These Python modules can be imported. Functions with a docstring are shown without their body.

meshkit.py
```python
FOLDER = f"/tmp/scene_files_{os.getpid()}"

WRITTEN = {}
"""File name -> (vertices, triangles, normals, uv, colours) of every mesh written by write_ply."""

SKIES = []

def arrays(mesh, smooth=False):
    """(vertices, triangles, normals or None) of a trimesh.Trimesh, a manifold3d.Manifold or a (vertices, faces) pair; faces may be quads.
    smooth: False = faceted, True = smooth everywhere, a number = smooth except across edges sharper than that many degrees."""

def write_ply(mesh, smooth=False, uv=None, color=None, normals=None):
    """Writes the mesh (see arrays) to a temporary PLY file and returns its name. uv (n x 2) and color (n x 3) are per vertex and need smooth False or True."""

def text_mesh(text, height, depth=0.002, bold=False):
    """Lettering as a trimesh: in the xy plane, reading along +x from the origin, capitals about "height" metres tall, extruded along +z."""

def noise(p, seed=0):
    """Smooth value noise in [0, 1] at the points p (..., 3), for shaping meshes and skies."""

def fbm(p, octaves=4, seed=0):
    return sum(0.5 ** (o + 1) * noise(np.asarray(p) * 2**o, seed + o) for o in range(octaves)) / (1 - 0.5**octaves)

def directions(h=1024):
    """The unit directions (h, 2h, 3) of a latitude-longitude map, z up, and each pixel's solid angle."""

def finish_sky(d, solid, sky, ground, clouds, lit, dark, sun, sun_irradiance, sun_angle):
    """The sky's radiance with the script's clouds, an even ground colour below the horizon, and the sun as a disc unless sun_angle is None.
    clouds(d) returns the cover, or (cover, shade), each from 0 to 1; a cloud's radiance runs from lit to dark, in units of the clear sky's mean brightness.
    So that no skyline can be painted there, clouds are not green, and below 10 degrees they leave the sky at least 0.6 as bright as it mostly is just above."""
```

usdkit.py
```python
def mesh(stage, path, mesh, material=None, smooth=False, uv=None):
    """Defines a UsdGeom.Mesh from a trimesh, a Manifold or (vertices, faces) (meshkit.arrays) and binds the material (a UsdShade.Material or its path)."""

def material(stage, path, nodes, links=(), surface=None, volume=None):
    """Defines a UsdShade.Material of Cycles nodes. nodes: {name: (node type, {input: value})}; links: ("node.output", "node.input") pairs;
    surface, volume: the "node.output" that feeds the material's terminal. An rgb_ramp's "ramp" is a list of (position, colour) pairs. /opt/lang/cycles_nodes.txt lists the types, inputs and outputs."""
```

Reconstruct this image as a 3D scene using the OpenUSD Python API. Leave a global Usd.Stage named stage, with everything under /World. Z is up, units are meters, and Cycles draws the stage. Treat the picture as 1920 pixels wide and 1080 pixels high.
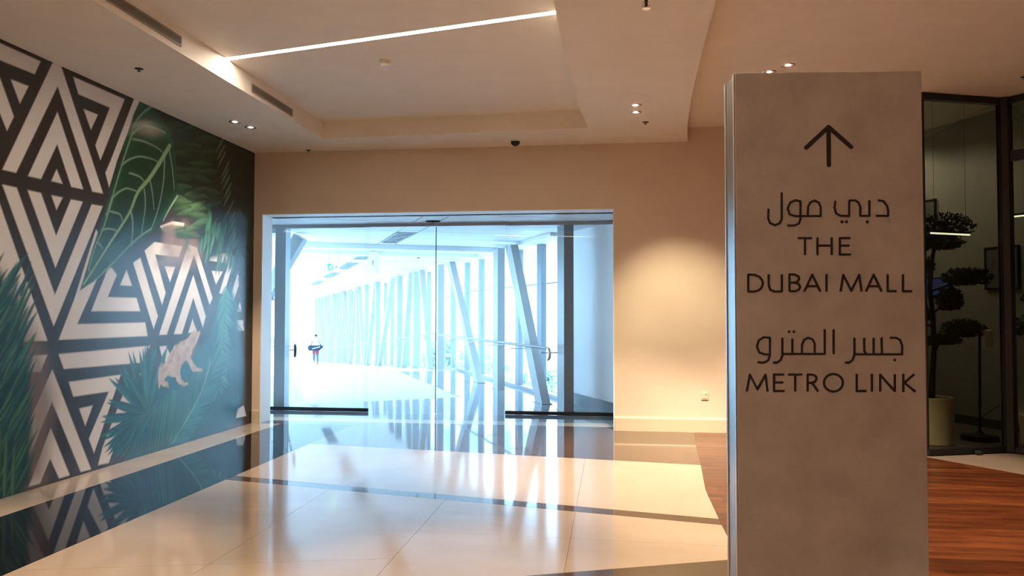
import math, random
import numpy as np, trimesh, manifold3d as m3
import shapely, shapely.affinity, shapely.geometry as sg, shapely.ops as so
from pxr import Usd, UsdGeom, UsdLux, UsdShade, Gf, Sdf, Vt
import usdkit, meshkit

stage = Usd.Stage.CreateInMemory()
UsdGeom.SetStageUpAxis(stage, 'Z'); UsdGeom.SetStageMetersPerUnit(stage, 1.0)
UsdGeom.Xform.Define(stage, '/World'); UsdGeom.Scope.Define(stage, '/World/Looks')
random.seed(7); RNG = np.random.default_rng(7)

# ------------------------------------------------------------------ camera, sky, exposure
EXPOSURE = 0.0
SKY = 3.1                      # hazy bright daylight outside the corridor
HALL = 1.0                     # scale of every lamp in the hall
def make_camera():
    pitch, roll, yaw = math.radians(1.88), math.radians(.09), math.radians(-7.38)
    cy, sy, cp, sp = math.cos(yaw), math.sin(yaw), math.cos(pitch), math.sin(pitch)
    fw = np.array([sy*cp, cy*cp, sp]); r = np.array([cy, -sy, 0]); u = np.cross(r, fw)
    r, u = r*math.cos(roll)+u*math.sin(roll), -r*math.sin(roll)+u*math.cos(roll)
    c = UsdGeom.Camera.Define(stage, '/World/camera')
    c.CreateHorizontalApertureAttr(36.0); c.CreateVerticalApertureAttr(20.25)
    c.CreateFocalLengthAttr(36.0*1450/1920); c.CreateClippingRangeAttr(Gf.Vec2f(.05, 500))
    c.CreateExposureAttr(EXPOSURE)
    m = Gf.Matrix4d(*r, 0, *u, 0, *(-fw), 0, 0, 0, 1.55, 1)
    c.AddTransformOp().Set(m)
make_camera()
dome = UsdLux.DomeLight.Define(stage, '/World/sky')
dome.CreateIntensityAttr(SKY); dome.CreateColorAttr(Gf.Vec3f(.42, .70, 1.0))

# ------------------------------------------------------------------ helpers
used = {}
def numbered(parent, name):
    k = (parent, name); n = used.get(k, -1)+1; used[k] = n
    return name if n == 0 else '%s_%03d' % (name, n)
def thing(name, label=None, cat=None, loc=(0, 0, 0), rotz=0, group=None, kind=None, parent='/World'):
    p = parent if isinstance(parent, str) else str(parent.GetPath())
    x = UsdGeom.Xform.Define(stage, p+'/'+numbered(p, name))
    x.AddTranslateOp().Set(Gf.Vec3d(*map(float, loc)))
    if rotz: x.AddRotateZOp().Set(float(rotz))
    return tag(x.GetPrim(), label, cat, group, kind)
def tag(o, label=None, cat=None, group=None, kind=None):
    for k, v in (('label', label), ('category', cat), ('group', group), ('kind', kind)):
        if v: o.SetCustomDataByKey(k, v)
    return o
def obj(name, mesh, mat, parent='/World', smooth=False, label=None, cat=None, group=None, kind=None):
    p = parent if isinstance(parent, str) else str(parent.GetPath())
    m = usdkit.mesh(stage, p+'/'+numbered(p, name), mesh, MATS[mat] if isinstance(mat, str) else mat, smooth=smooth)
    return tag(m.GetPrim(), label, cat, group, kind)
def struct(name, mesh, mat, parent='/World', smooth=False):
    return obj(name, mesh, mat, parent, smooth, kind='structure' if parent == '/World' else None)
def dup(root, loc, rotz=0, label=None, group=None):
    r = thing(root.GetName().rstrip('0123456789').rstrip('_'), label or root.GetCustomDataByKey('label'), root.GetCustomDataByKey('category'), loc, rotz, group or root.GetCustomDataByKey('group'))
    r.GetReferences().AddInternalReference(root.GetPath()); r.SetInstanceable(True)
    return r

def box(x0, x1, y0, y1, z0, z1, bev=0):
    if bev:
        a = [(x, y, z) for x in (x0+bev, x1-bev) for y in (y0+bev, y1-bev) for z in (z0+bev, z1-bev)]
        s = m3.Manifold.cube((2*bev, 2*bev, 2*bev), True)
        s = m3.Manifold.sphere(bev, 8)
        return m3.Manifold.batch_hull([s.translate(p) for p in a])
    b = trimesh.creation.box((x1-x0, y1-y0, z1-z0)); b.apply_translation(((x0+x1)/2, (y0+y1)/2, (z0+z1)/2)); return b
def tm(m):
    if isinstance(m, trimesh.Trimesh): return m
    v, f, _ = meshkit.arrays(m); return trimesh.Trimesh(v, f, process=False)
def cat_(*ms): return trimesh.util.concatenate([tm(m) for m in ms])
def prism(poly, z0, z1):
    if not isinstance(poly, sg.base.BaseGeometry): poly = sg.Polygon(poly)
    if not poly.is_valid: poly = poly.buffer(0)
    out = [trimesh.creation.extrude_polygon(g, z1-z0, engine='earcut') for g in getattr(poly, 'geoms', [poly]) if g.geom_type == 'Polygon' and g.area > 1e-9]
    m = trimesh.util.concatenate(out); m.apply_translation((0, 0, z0)); return m
def wallbox(p, q, th, z0, z1):
    """upright slab from p to q in plan, its thickness to the left of p->q"""
    d = np.array(q)-np.array(p); n = np.array([-d[1], d[0]])/np.hypot(*d)*th
    return prism([p, q, np.array(q)+n, np.array(p)+n], z0, z1)
def tube(points, r, sides=10, cap=True):
    p = np.asarray(points, float); t = np.gradient(p, axis=0); t /= np.linalg.norm(t, axis=1, keepdims=True)+1e-12
    ref = np.array([0, 0, 1.]) if abs(t[0][2]) < .9 else np.array([1., 0, 0])
    V, F = [], []; a = np.cross(t[0], ref); a /= np.linalg.norm(a)
    rr = np.broadcast_to(r, (len(p),))
    for i in range(len(p)):
        a = a-t[i]*(a@t[i]); a /= np.linalg.norm(a); b = np.cross(t[i], a)
        for k in range(sides):
            w = 2*math.pi*k/sides; V.append(p[i]+rr[i]*(math.cos(w)*a+math.sin(w)*b))
    for i in range(len(p)-1):
        for k in range(sides):
            A, B = i*sides+k, i*sides+(k+1) % sides; F += [(A, A+sides, B), (B, A+sides, B+sides)]
    if cap:
        n = len(V); V += [p[0], p[-1]]; o = (len(p)-1)*sides
        for k in range(sides): F += [(n, k, (k+1) % sides), (n+1, o+(k+1) % sides, o+k)]
    return trimesh.Trimesh(V, F, process=False)
def lathe(profile, n=32):
    """profile: (r, z) from the bottom to the top; closed where r is 0"""
    V, F = [], []; P = list(profile)
    for r, z in P:
        for k in range(n): V.append((r*math.cos(2*math.pi*k/n), r*math.sin(2*math.pi*k/n), z))
    for i in range(len(P)-1):
        for k in range(n):
            A, B = i*n+k, i*n+(k+1) % n; F += [(A, B, A+n), (B, B+n, A+n)]
    m = trimesh.Trimesh(V, F, process=True); m.update_faces(m.nondegenerate_faces()); return m
def moved(m, loc, rotz=0):
    m = tm(m).copy()
    if rotz: m.apply_transform(trimesh.transformations.rotation_matrix(math.radians(rotz), (0, 0, 1)))
    m.apply_translation(loc); return m

# ------------------------------------------------------------------ materials
MATS = {}
def M(name, color, rough=.5, metal=0, spec=.5, var=None, scale=6, bump=0, bscale=40, detail=5, stretch=(1, 1, 1), emit=None, estr=0, coat=0, lo=.35, hi=.65, coat_rough=.03):
    """principled surface; var: a second colour mixed in by noise (grain, veins, plaster)"""
    n = {'p': ('principled_bsdf', {'base_color': color, 'roughness': rough, 'metallic': metal, 'specular_ior_level': spec, 'coat_weight': coat, 'coat_roughness': coat_rough})}
    L = []
    if emit is not None: n['p'][1].update(emission_color=emit, emission_strength=estr)
    if var is not None or bump:
        n['tc'] = ('geometry', {}); n['mp'] = ('mapping', {'scale': stretch}); L.append(('tc.position', 'mp.vector'))
    if var is not None:
        n['n'] = ('noise_texture', {'scale': scale, 'detail': detail, 'roughness': .6}); n['r'] = ('rgb_ramp', {'ramp': [(lo, color), (hi, var)]})
        L += [('mp.vector', 'n.vector'), ('n.fac', 'r.fac'), ('r.color', 'p.base_color')]
    if bump:
        n['bn'] = ('noise_texture', {'scale': bscale, 'detail': 4}); n['b'] = ('bump', {'strength': bump, 'distance': .01})
        L += [('mp.vector', 'bn.vector'), ('bn.fac', 'b.height'), ('b.normal', 'p.normal')]
    MATS[name] = usdkit.material(stage, '/World/Looks/'+name, n, L, surface='p.BSDF'); return MATS[name]
def glassmat(name, tint, ior=1.5):
    # reflects on the face it is entered by only: the straight-through transparency has no refraction for the far face
    MATS[name] = usdkit.material(stage, '/World/Looks/'+name, {'t': ('transparent_bsdf', {'color': tint}), 'g': ('glossy_bsdf', {'color': (1, 1, 1), 'roughness': 0.0}), 'f': ('fresnel', {'IOR': ior}), 'geo': ('geometry', {}),
        'inv': ('math', {'math_type': 'subtract', 'value1': 1.0}), 'mul': ('math', {'math_type': 'multiply'}), 'm': ('mix_closure', {})},
        [('geo.backfacing', 'inv.value2'), ('f.fac', 'mul.value1'), ('inv.value', 'mul.value2'), ('mul.value', 'm.fac'), ('t.BSDF', 'm.closure1'), ('g.BSDF', 'm.closure2')], surface='m.closure')
def emitter(name, color, strength):
    MATS[name] = usdkit.material(stage, '/World/Looks/'+name, {'e': ('emission', {'color': color, 'strength': strength})}, [], surface='e.emission')
WARM = (1.0, .77, .55)
M('plaster', (.85, .775, .68), .7, var=(.81, .735, .64), scale=3, bump=.08, bscale=60)
M('wall_paint', (.69, .56, .45), .6, var=(.66, .53, .425), scale=2, bump=.05, bscale=80)
M('cream_paint', (.60, .51, .38), .45)
M('beige_marble', (.42, .33, .25), .10, var=(.37, .28, .205), scale=1.1, detail=8, stretch=(1, 2.2, 1), lo=.3, hi=.75)
M('beige_marble_warm', (.43, .345, .265), .10, var=(.39, .305, .23), scale=1.5, detail=8, stretch=(1.6, 1, 1), lo=.3, hi=.75)
M('tan_marble', (.46, .37, .28), .09, var=(.42, .33, .25), scale=2)
M('dark_marble', (.068, .040, .022), .045, var=(.09, .053, .03), scale=3, detail=8)
M('black_granite', (.005, .005, .006), .04, spec=.28, var=(.008, .008, .009), scale=12, detail=6)
M('pale_stone', (.55, .52, .47), .10)
M('floor_joint', (.16, .12, .09), .6)
for k, (a, b) in enumerate([((.13, .034, .010), (.035, .009, .003)), ((.10, .026, .008), (.03, .008, .003)), ((.15, .042, .013), (.045, .012, .004))]):
    M('wood_%d' % k, a, .22, var=b, scale=3.2, detail=7, stretch=(.55, 3.5, 1), bump=.04, bscale=20, lo=.32, hi=.68)
M('sign_concrete', (.45, .40, .365), .62, var=(.345, .30, .27), scale=5, detail=9, bump=.10, bscale=90, lo=.3, hi=.7)
M('sign_metal', (.40, .39, .38), .28, metal=1.0)
M('sign_trim', (.62, .58, .53), .35, metal=1.0)
M('sign_black', (.012, .009, .008), .5)
M('black_metal', (.008, .008, .009), .35)
M('dark_rubber', (.015, .017, .019), .5)
M('chrome', (.75, .74, .72), .12, metal=1.0)
M('white_plastic', (.78, .76, .71), .4)
M('beige_plastic', (.66, .56, .40), .4)
M('grey_grille', (.30, .25, .20), .5)
M('vent_dark', (.05, .042, .035), .7)
M('white_steel', (.33, .345, .355), .35)
M('white_ceiling', (.72, .74, .75), .5)
M('white_wall', (.84, .86, .87), .5)
M('grey_skirting', (.12, .14, .16), .35)
M('mullion_paint', (.26, .31, .35), .4)
M('grey_column', (.22, .25, .27), .3)
M('blue_column', (.34, .38, .41), .35)
M('corridor_dark', (.20, .23, .25), .06)
M('corridor_matte', (.70, .72, .73), .55)
M('steel', (.72, .73, .74), .22, metal=1.0)
M('exit_green', (.0, .33, .16), .4, emit=(.0, .45, .22), estr=1.2)
M('exit_white', (.85, .9, .88), .4, emit=(.8, 1, .95), estr=2.0)
M('shop_wall', (.27, .275, .25), .8, var=(.24, .24, .225), scale=1.5)
M('shop_floor', (.13, .115, .095), .35)
M('shop_skirting', (.05, .045, .04), .5)
M('pot_cream', (.72, .62, .46), .55)
M('soil', (.03, .022, .015), .9)
M('bark', (.03, .022, .016), .8)
M('tree_leaf', (.016, .028, .012), .6, var=(.03, .045, .02), scale=14)
M('picture_mat', (.10, .105, .10), .7)
M('picture_print', (.055, .06, .06), .6, var=(.10, .11, .10), scale=5)
M('reflection_blue', (.01, .012, .03), .3, emit=(.12, .17, .55), estr=.18)  # self-lit blue standing in for a reflection in the shop glass
M('skin', (.42, .26, .18), .5); M('hair', (.015, .012, .01), .6)
M('cloth_white', (.8, .8, .8), .8); M('cloth_red', (.32, .07, .09), .8); M('cloth_grey', (.10, .13, .17), .8)
M('bag_navy', (.008, .022, .055), .6); M('shoe_white', (.75, .75, .75), .6); M('shoe_dark', (.03, .035, .04), .6)
M('ground_pale', (.80, .79, .76), .9); M('tower_pale', (.85, .86, .86), .6); M('tower_glass', (.42, .58, .63), .15)
M('tree_green', (.30, .42, .36), .7, var=(.36, .48, .40), scale=5)
glassmat('door_glass', (.985, .995, .99)); glassmat('corridor_glass', (.97, .99, 1.0)); glassmat('shop_glass', (.62, .64, .58))
emitter('strip_glow', (1.0, .87, .70), 80*HALL); emitter('lens_glow', (1.0, .85, .66), 1.8*HALL); emitter('pendant_glow', (1.0, .92, .70), 2.2)

# ------------------------------------------------------------------ the hall
XL, YB, ZS, ZC = -5.05, 10.40, 3.83, 4.02          # mural wall, back wall, soffit, high ceiling
YF, XR = -6.0, 7.0
CURVE = [(-6.2, 1.3), (-3, 1.10), (0, .95), (3, .85), (5, .79), (6, .795), (7, .81), (8.2, .90), (9.3, .97), (10.4, 1.06)]
cx = lambda y: float(np.interp(y, [c[0] for c in CURVE], [c[1] for c in CURVE]))
ys = np.linspace(-6, 10.4, 60)
curve_pts = [(cx(y), y) for y in ys]
ALL_L = sg.Polygon([(XL, -6)]+curve_pts+[(XL, 10.4)])
line = lambda a, b, x: a[1]+(b[1]-a[1])*(x-a[0])/(b[0]-a[0])
def between(lo, hi, x0=-3.57, x1=1.4): return sg.Polygon([(x0, lo(x0)), (x1, lo(x1)), (x1, hi(x1)), (x0, hi(x0))])
E2 = lambda x: line((-3.57, 8.85), (.9, 8.16), x)
S1 = lambda x: line((-3.57, 7.02), (.8, 6.05), x)
S0 = lambda x: line((-3.59, 6.85), (.8, 5.88), x)
E0 = lambda x: line((-.53, 4.59), (.69, 5.05), x)
EM = lambda x: E0(x)-1.0
floor = thing('floor', kind='structure')
struct('screed', box(XL-.2, XR+.2, YF-.2, 14.4, -.16, -.010), 'floor_joint', floor)
def piece(name, poly, mat, gap=.0012):
    g = poly.buffer(-gap)
    for q in getattr(g, 'geoms', [g]):
        if q.area > .0003: obj(name, prism(q, -.012, 0), mat, floor)
def cells(poly, xs, yfs):
    """cut a field by vertical lines and by lines y = f(x)"""
    out = []
    fs = [lambda x: -50]+list(yfs)+[lambda x: 50]
    xs = [-50]+list(xs)+[50]
    for i in range(len(xs)-1):
        for j in range(len(fs)-1):
            a, b = max(xs[i], -6), min(xs[i+1], 3)
            c = sg.Polygon([(a, fs[j](a)), (b, fs[j](b)), (b, fs[j+1](b)), (a, fs[j+1](a))]).intersection(poly)
            out += [g for g in getattr(c, 'geoms', [c]) if g.geom_type == 'Polygon' and g.area > .01]
    return out
XS = [-2.47, -1.38, -.29]
for c in cells(sg.box(XL, -6, -4.61, 10.4), [], [lambda x, k=k: k for k in (-4.5, -3, -1.5, 0, 1.5, 3, 4.5, 6, 7.5, 9)]): piece('tan_stone_strip', c, 'tan_marble')
for c in cells(sg.box(-4.61, -6, -3.57, 10.4), [], [lambda x, k=k: k for k in (-4, -1.8, .4, 2.6, 4.8, 7.0, 9.2)]): piece('dark_stone_band', c, 'black_granite', .0004)
field = ALL_L.intersection(sg.box(-3.57, -6, 3, 10.4))
for c in cells(field.intersection(between(E2, lambda x: 10.4)), [-1.38], []): piece('dark_stone_threshold', c, 'dark_marble', .0004)
for c in cells(field.intersection(between(S1, E2)), XS[2:], []): piece('beige_stone_slab', c, 'beige_marble_warm')
for c in cells(field.intersection(between(S0, S1)), XS, []): piece('dark_stone_stripe', c, 'dark_marble', .0008)
B1 = field.intersection(between(E0, S0))
for c in cells(B1.intersection(sg.box(-6, -6, -1.38, 12)), XS[:1], [lambda x: 4.81+.24*(x+1.37)]): piece('beige_stone_slab', c, 'beige_marble')
for c in cells(B1.intersection(sg.box(-1.38, -6, 3, 12)), XS[2:], [lambda x: 5.38-.03*x]): piece('beige_stone_slab', c, 'beige_marble')
for c in cells(field.intersection(between(EM, E0)), XS, []): piece('dark_stone_band', c, 'dark_marble', .0004)
for c in cells(field.intersection(between(lambda x: -6, EM)), XS, [lambda x, k=k: k for k in (-4, -2, 0, 2)]): piece('beige_stone_slab', c, 'beige_marble')
WL = lambda x: line((3.39, 8.92), (3.94, 8.10), x)              # edge between the timber and the stone before the shop
right_field = sg.Polygon(curve_pts[::-1]+[(XR, -6), (XR, 10.4)]) if False else sg.box(-1, -6, XR, 10.4).difference(ALL_L)
tan_zone = sg.Polygon([(2.6, WL(2.6)), (6.2, WL(6.2)), (XR, WL(6.2)), (XR, 10.4), (2.6, 10.4)])
timber = right_field.difference(tan_zone)
pw = .19
for i in range(int((10.4+2.0)/pw)+1):
    y0 = 10.4-(i+1)*pw; x = .2-random.random()*1.8
    while x < 5.6:
        w = 1.9+.5*random.random()
        q = timber.intersection(sg.box(x, y0, x+w, y0+pw)); x += w
        if q.area > .0004: piece('wood_plank', q, 'wood_%d' % random.randrange(3), .0006)
piece('wood_field', timber.intersection(sg.box(-1, -6, XR, 10.4-(int(12.4/pw)+1)*pw)), 'wood_0')
shop_zone = sg.Polygon([(3.40, 9.06), (4.46, 9.43), (7.0, 6.04), (7.0, 14.2), (3.36, 14.2), (3.36, 10.4)])
for c in cells(right_field.intersection(tan_zone).difference(shop_zone), [], []): piece('tan_stone_slab', c, 'beige_marble_warm')
for a in np.arange(2.6, 7.0, 1.1):
    q = right_field.intersection(tan_zone).difference(shop_zone).intersection(sg.box(a, 0, a+1.1, 10.4))
    if False: piece('tan_stone_slab', q, 'beige_marble_warm')
piece('shop_floor_slab', shop_zone, 'shop_floor')

# ceiling: high slab, dropped bulkhead with a recess
ceiling = thing('ceiling', kind='structure')
hall_plan = sg.box(XL-.2, YF-.2, XR+.2, 10.8).difference(shop_zone.buffer(-.05))
struct('high_slab', prism(hall_plan.difference(sg.box(-3.76, -4, -.38, 9.62)), ZC, ZC+.3), 'plaster', ceiling)
bulk_r = [(.70, -6), (.72, 3), (.76, 5.7), (.765, 6.2), (.79, 7.02), (.83, 8.21), (.91, 9.5), (1.0, 10.4)]
rec = sg.Polygon([(-3.75, -4), (-.42, -4), (-.42, 5.6), (-.41, 6.5), (-.385, 7.55), (-.35, 8.57), (-.29, 9.47), (-3.755, 9.64)])
bulk = sg.Polygon([(XL-.05, -6)]+bulk_r+[(XL-.05, 10.4)]).difference(rec)
struct('bulkhead', prism(bulk, ZS, 4.06), 'plaster', ceiling)
strips = [((-3.755, 7.12), (-.41, 6.33)), ((-3.755, 3.0), (-.42, 2.2)), ((-3.755, -.9), (-.42, -1.7))]  # first strip is in view; the other two are unseen and light the hall
slots = [sg.LineString(s).buffer(.037, cap_style=2) for s in strips]
recess_slab = sg.box(-3.80, -4.05, -.24, 9.7)
for s in slots: recess_slab = recess_slab.difference(s)
struct('recess_slab', prism(recess_slab, 4.05, 4.12), 'plaster', ceiling)
struct('recess_backing', box(-3.80, -.24, -4.05, 9.7, 4.12, 4.3), 'plaster', ceiling)
for s, sl in zip(strips, slots):
    t = thing('strip_light', {0: 'long thin glowing LED strip running across the recessed ceiling', 1: 'unseen second LED ceiling strip overhead, placed to light the hall', 2: 'unseen third LED ceiling strip behind the viewpoint, placed to light the hall'}[strips.index(s)], 'light')
    obj('diffuser', prism(sl.buffer(-.001), 4.054, 4.065), 'strip_glow', t)
    obj('channel', prism(sl.buffer(-.0005), 4.105, 4.118), 'white_plastic', t)

# walls
DX0, DX1, DZ = -4.93, .025, 2.955
struct('wall_left', box(XL-.2, XL-.004, YF-.2, YB+.3, -.012, ZC), 'wall_paint')
wb = thing('wall_back', kind='structure')
opening = sg.box(XL, 0, 3.36, ZC).difference(sg.box(DX0, -1, DX1, DZ))
def upright(poly, y0, y1):
    m = prism(poly, 0, y1-y0); m.apply_transform(np.array([[1, 0, 0, 0], [0, 0, -1, y1], [0, 1, 0, 0], [0, 0, 0, 1.]])); return m
struct('plaster_face', upright(opening, YB, YB+.3), 'wall_paint', wb)
struct('wall_front', box(XL-.2, XR+.2, YF-.2, YF, -.012, ZC), 'wall_paint')
struct('wall_right', box(XR, XR+.2, YF, 14.4, -.012, 4.4), 'wall_paint')
def skirting(x0, x1, y):
    pr = sg.Polygon([(0, 0), (.020, 0), (.020, .165), (.013, .183), (0, .187)])
    m = prism(pr, 0, x1-x0)     # profile in (out, z), extruded along x
    m.apply_transform(np.array([[0, 0, 1, x0], [-1, 0, 0, y], [0, 1, 0, 0], [0, 0, 0, 1.]])); m.fix_normals(); return m
struct('baseboard_back', skirting(DX1+.004, 3.34, YB), 'cream_paint')
struct('baseboard_left', skirting(XL+.02, DX0-.004, YB), 'cream_paint')
# white lining of the door opening, black track in its soffit
tr = thing('trim_1', kind='structure')
obj('lining_right', box(DX1-.012, DX1, YB-.004, 11.80, 0, DZ), 'white_wall', tr); obj('lining_left', box(DX0, DX0+.012, YB-.004, 10.7, 0, DZ), 'white_wall', tr)
obj('lining_head', box(DX0+.012, DX1-.012, YB-.004, 10.7, DZ-.012, DZ), 'white_wall', tr)
obj('track', box(DX0+.012, DX1-.012, 10.70, 10.78, DZ-.022, DZ+.02), 'black_metal', tr)

# ------------------------------------------------------------------ glass front and the corridor behind it
YG = 11.80
UX, UY = -.425/math.hypot(.425, .905), .905/math.hypot(.425, .905)
def cp(s, n, z=0): return np.array([-2.0+UX*s+UY*n, 15.1+UY*s-UX*n, z])
def c2(s, n): return tuple(cp(s, n)[:2])
RS, RSL = 6.0, .055                                       # where the ramp starts, its slope
gz = lambda s: -max(0, s-RS)*RSL
ZH = 2.96
ST = 62.0                                                 # far end of the corridor
vest = sg.Polygon([(-7.2, 10.70), (.9, 10.70), (.9, 13), c2(-2, .75), c2(RS, .75), c2(RS, -4.75), c2(-3.2, -4.75), (-7.2, 12.6)]).buffer(0)
cf = thing('floor_corridor', kind='structure')
struct('bed', prism(vest.difference(sg.box(-8, 0, 1, 10.71)), -.2, -.012), 'floor_joint', cf)
matte = sg.Polygon([c2(-.55, -1.12), c2(RS, -1.16), c2(RS, -3.9), c2(-.9, -3.9)])
strip_z = vest.intersection(sg.box(-8, 10.70, 2, 11.06))
def cpiece(name, poly, mat, gap=.0012):
    g = poly.buffer(-gap)
    for q in getattr(g, 'geoms', [g]):
        if q.area > .01: obj(name, prism(q, -.012, 0), mat, cf)
cpiece('sill_stone', sg.box(DX0, 10.40, DX1, 10.70), 'dark_marble'); cpiece('sill_strip', strip_z, 'pale_stone')
rest = vest.difference(strip_z).difference(sg.box(-8, 0, 1, 11.06))
for k in range(-7, 9):
    for n0, n1 in ((-6.2, -4.0), (-4.0, -2.6), (-2.6, -1.14), (-1.14, 1.6)):
        q = rest.difference(matte).intersection(sg.Polygon([c2(k*1.2, n0), c2(k*1.2+1.2, n0), c2(k*1.2+1.2, n1), c2(k*1.2, n1)]))
        if q.area > .02: cpiece('polished_slab', q, 'corridor_dark')
        q = rest.intersection(matte).intersection(sg.Polygon([c2(k*1.2, n0), c2(k*1.2+1.2, n0), c2(k*1.2+1.2, n1), c2(k*1.2, n1)]))
        if q.area > .02: cpiece('matte_slab', q, 'corridor_matte')
def ribbon(s0, s1, n0, n1, zf, th):
    """a sloping slab between two stations of the corridor"""
    a = [cp(s0, n0, zf(s0)), cp(s0, n1, zf(s0)), cp(s1, n1, zf(s1)), cp(s1, n0, zf(s1))]
    v = np.array(a+[p-np.array([0, 0, th]) for p in a])
    m = trimesh.Trimesh(v, [(0, 1, 2), (0, 2, 3), (4, 6, 5), (4, 7, 6), (0, 4, 5), (0, 5, 1), (1, 5, 6), (1, 6, 2), (2, 6, 7), (2, 7, 3), (3, 7, 4), (3, 4, 0)], process=False)
    m.fix_normals(); return m
struct('ramp_slab', ribbon(RS+.002, ST, -4.75, .75, gz, .25), 'corridor_matte', cf)
cc = thing('ceiling_corridor', kind='structure')
cplan = sg.Polygon([(-7.2, 10.78), (.9, 10.78), (.9, 13), c2(-2, .9), c2(ST, .9), c2(ST, -4.9), c2(-3.2, -4.9), (-7.2, 12.6)]).buffer(0)
struct('ceiling_deck', prism(cplan, ZH+.05, ZH+.25), 'white_ceiling', cc)
grille_s = [(-1.15, .95), (1.35, 3.7), (4.05, 5.9), (7.4, 10.6), (13.0, 16.8), (20.4, 25.0)]
holes = so.unary_union([sg.Polygon([c2(a, -2.42), c2(b, -2.42), c2(b, -2.06), c2(a, -2.06)]) for a, b in grille_s])
for s0 in list(np.arange(-6.4, 12, 1.25))+list(np.arange(12.35, 60, 3.75)):
    s1 = s0+(1.25 if s0 < 12 else 3.75)
    for n0, n1 in ((-6.5, -2.42), (-2.42, -2.06), (-2.06, .9)):
        q = sg.Polygon([c2(s0, n0), c2(s1, n0), c2(s1, n1), c2(s0, n1)]).intersection(cplan).difference(holes).buffer(-.012)
        for g in getattr(q, 'geoms', [q]):
            if g.area > .03: obj('ceiling_panel', prism(g, ZH, ZH+.05), 'white_ceiling', cc)
# cross beams of the ceiling seen edge on
for s0 in (1.3, 2.9): obj('cross_beam', prism(sg.Polygon([c2(s0, -4.3), c2(s0+.55, -4.3), c2(s0+.55, .25), c2(s0, .25)]), ZH-.10, ZH-.002), 'white_ceiling', cc)
gl_lab = ['slatted grey ceiling grille in the corridor, nearest the glass doors', 'slatted grey ceiling grille in the corridor, second from the doors, behind the hanging box', 'slatted grey ceiling grille just right of the green exit sign', 'slatted grey ceiling grille beyond the green exit sign', 'faint slatted ceiling grille far down the corridor, second to last', 'faintest and farthest slatted ceiling grille of the corridor']
for (a, b), lab in zip(grille_s, gl_lab):
    g = thing('ceiling_grille', lab, 'grille', group='grilles along the corridor ceiling')
    fr = sg.Polygon([c2(a, -2.42), c2(b, -2.42), c2(b, -2.06), c2(a, -2.06)])
    obj('frame', prism(fr.buffer(-.004).difference(fr.buffer(-.03)), ZH-.008, ZH+.03), 'white_steel', g)
    obj('slat', cat_(*[prism(sg.Polygon([c2(x, -2.39), c2(x+.05, -2.39), c2(x+.05, -2.09), c2(x, -2.09)]), ZH+.005, ZH+.025) for x in np.arange(a+.05, b-.06, .12)]), 'white_steel', g, kind='stuff')
    obj('backing', prism(fr.buffer(-.005), ZH+.035, ZH+.045), 'vent_dark', g)

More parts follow.
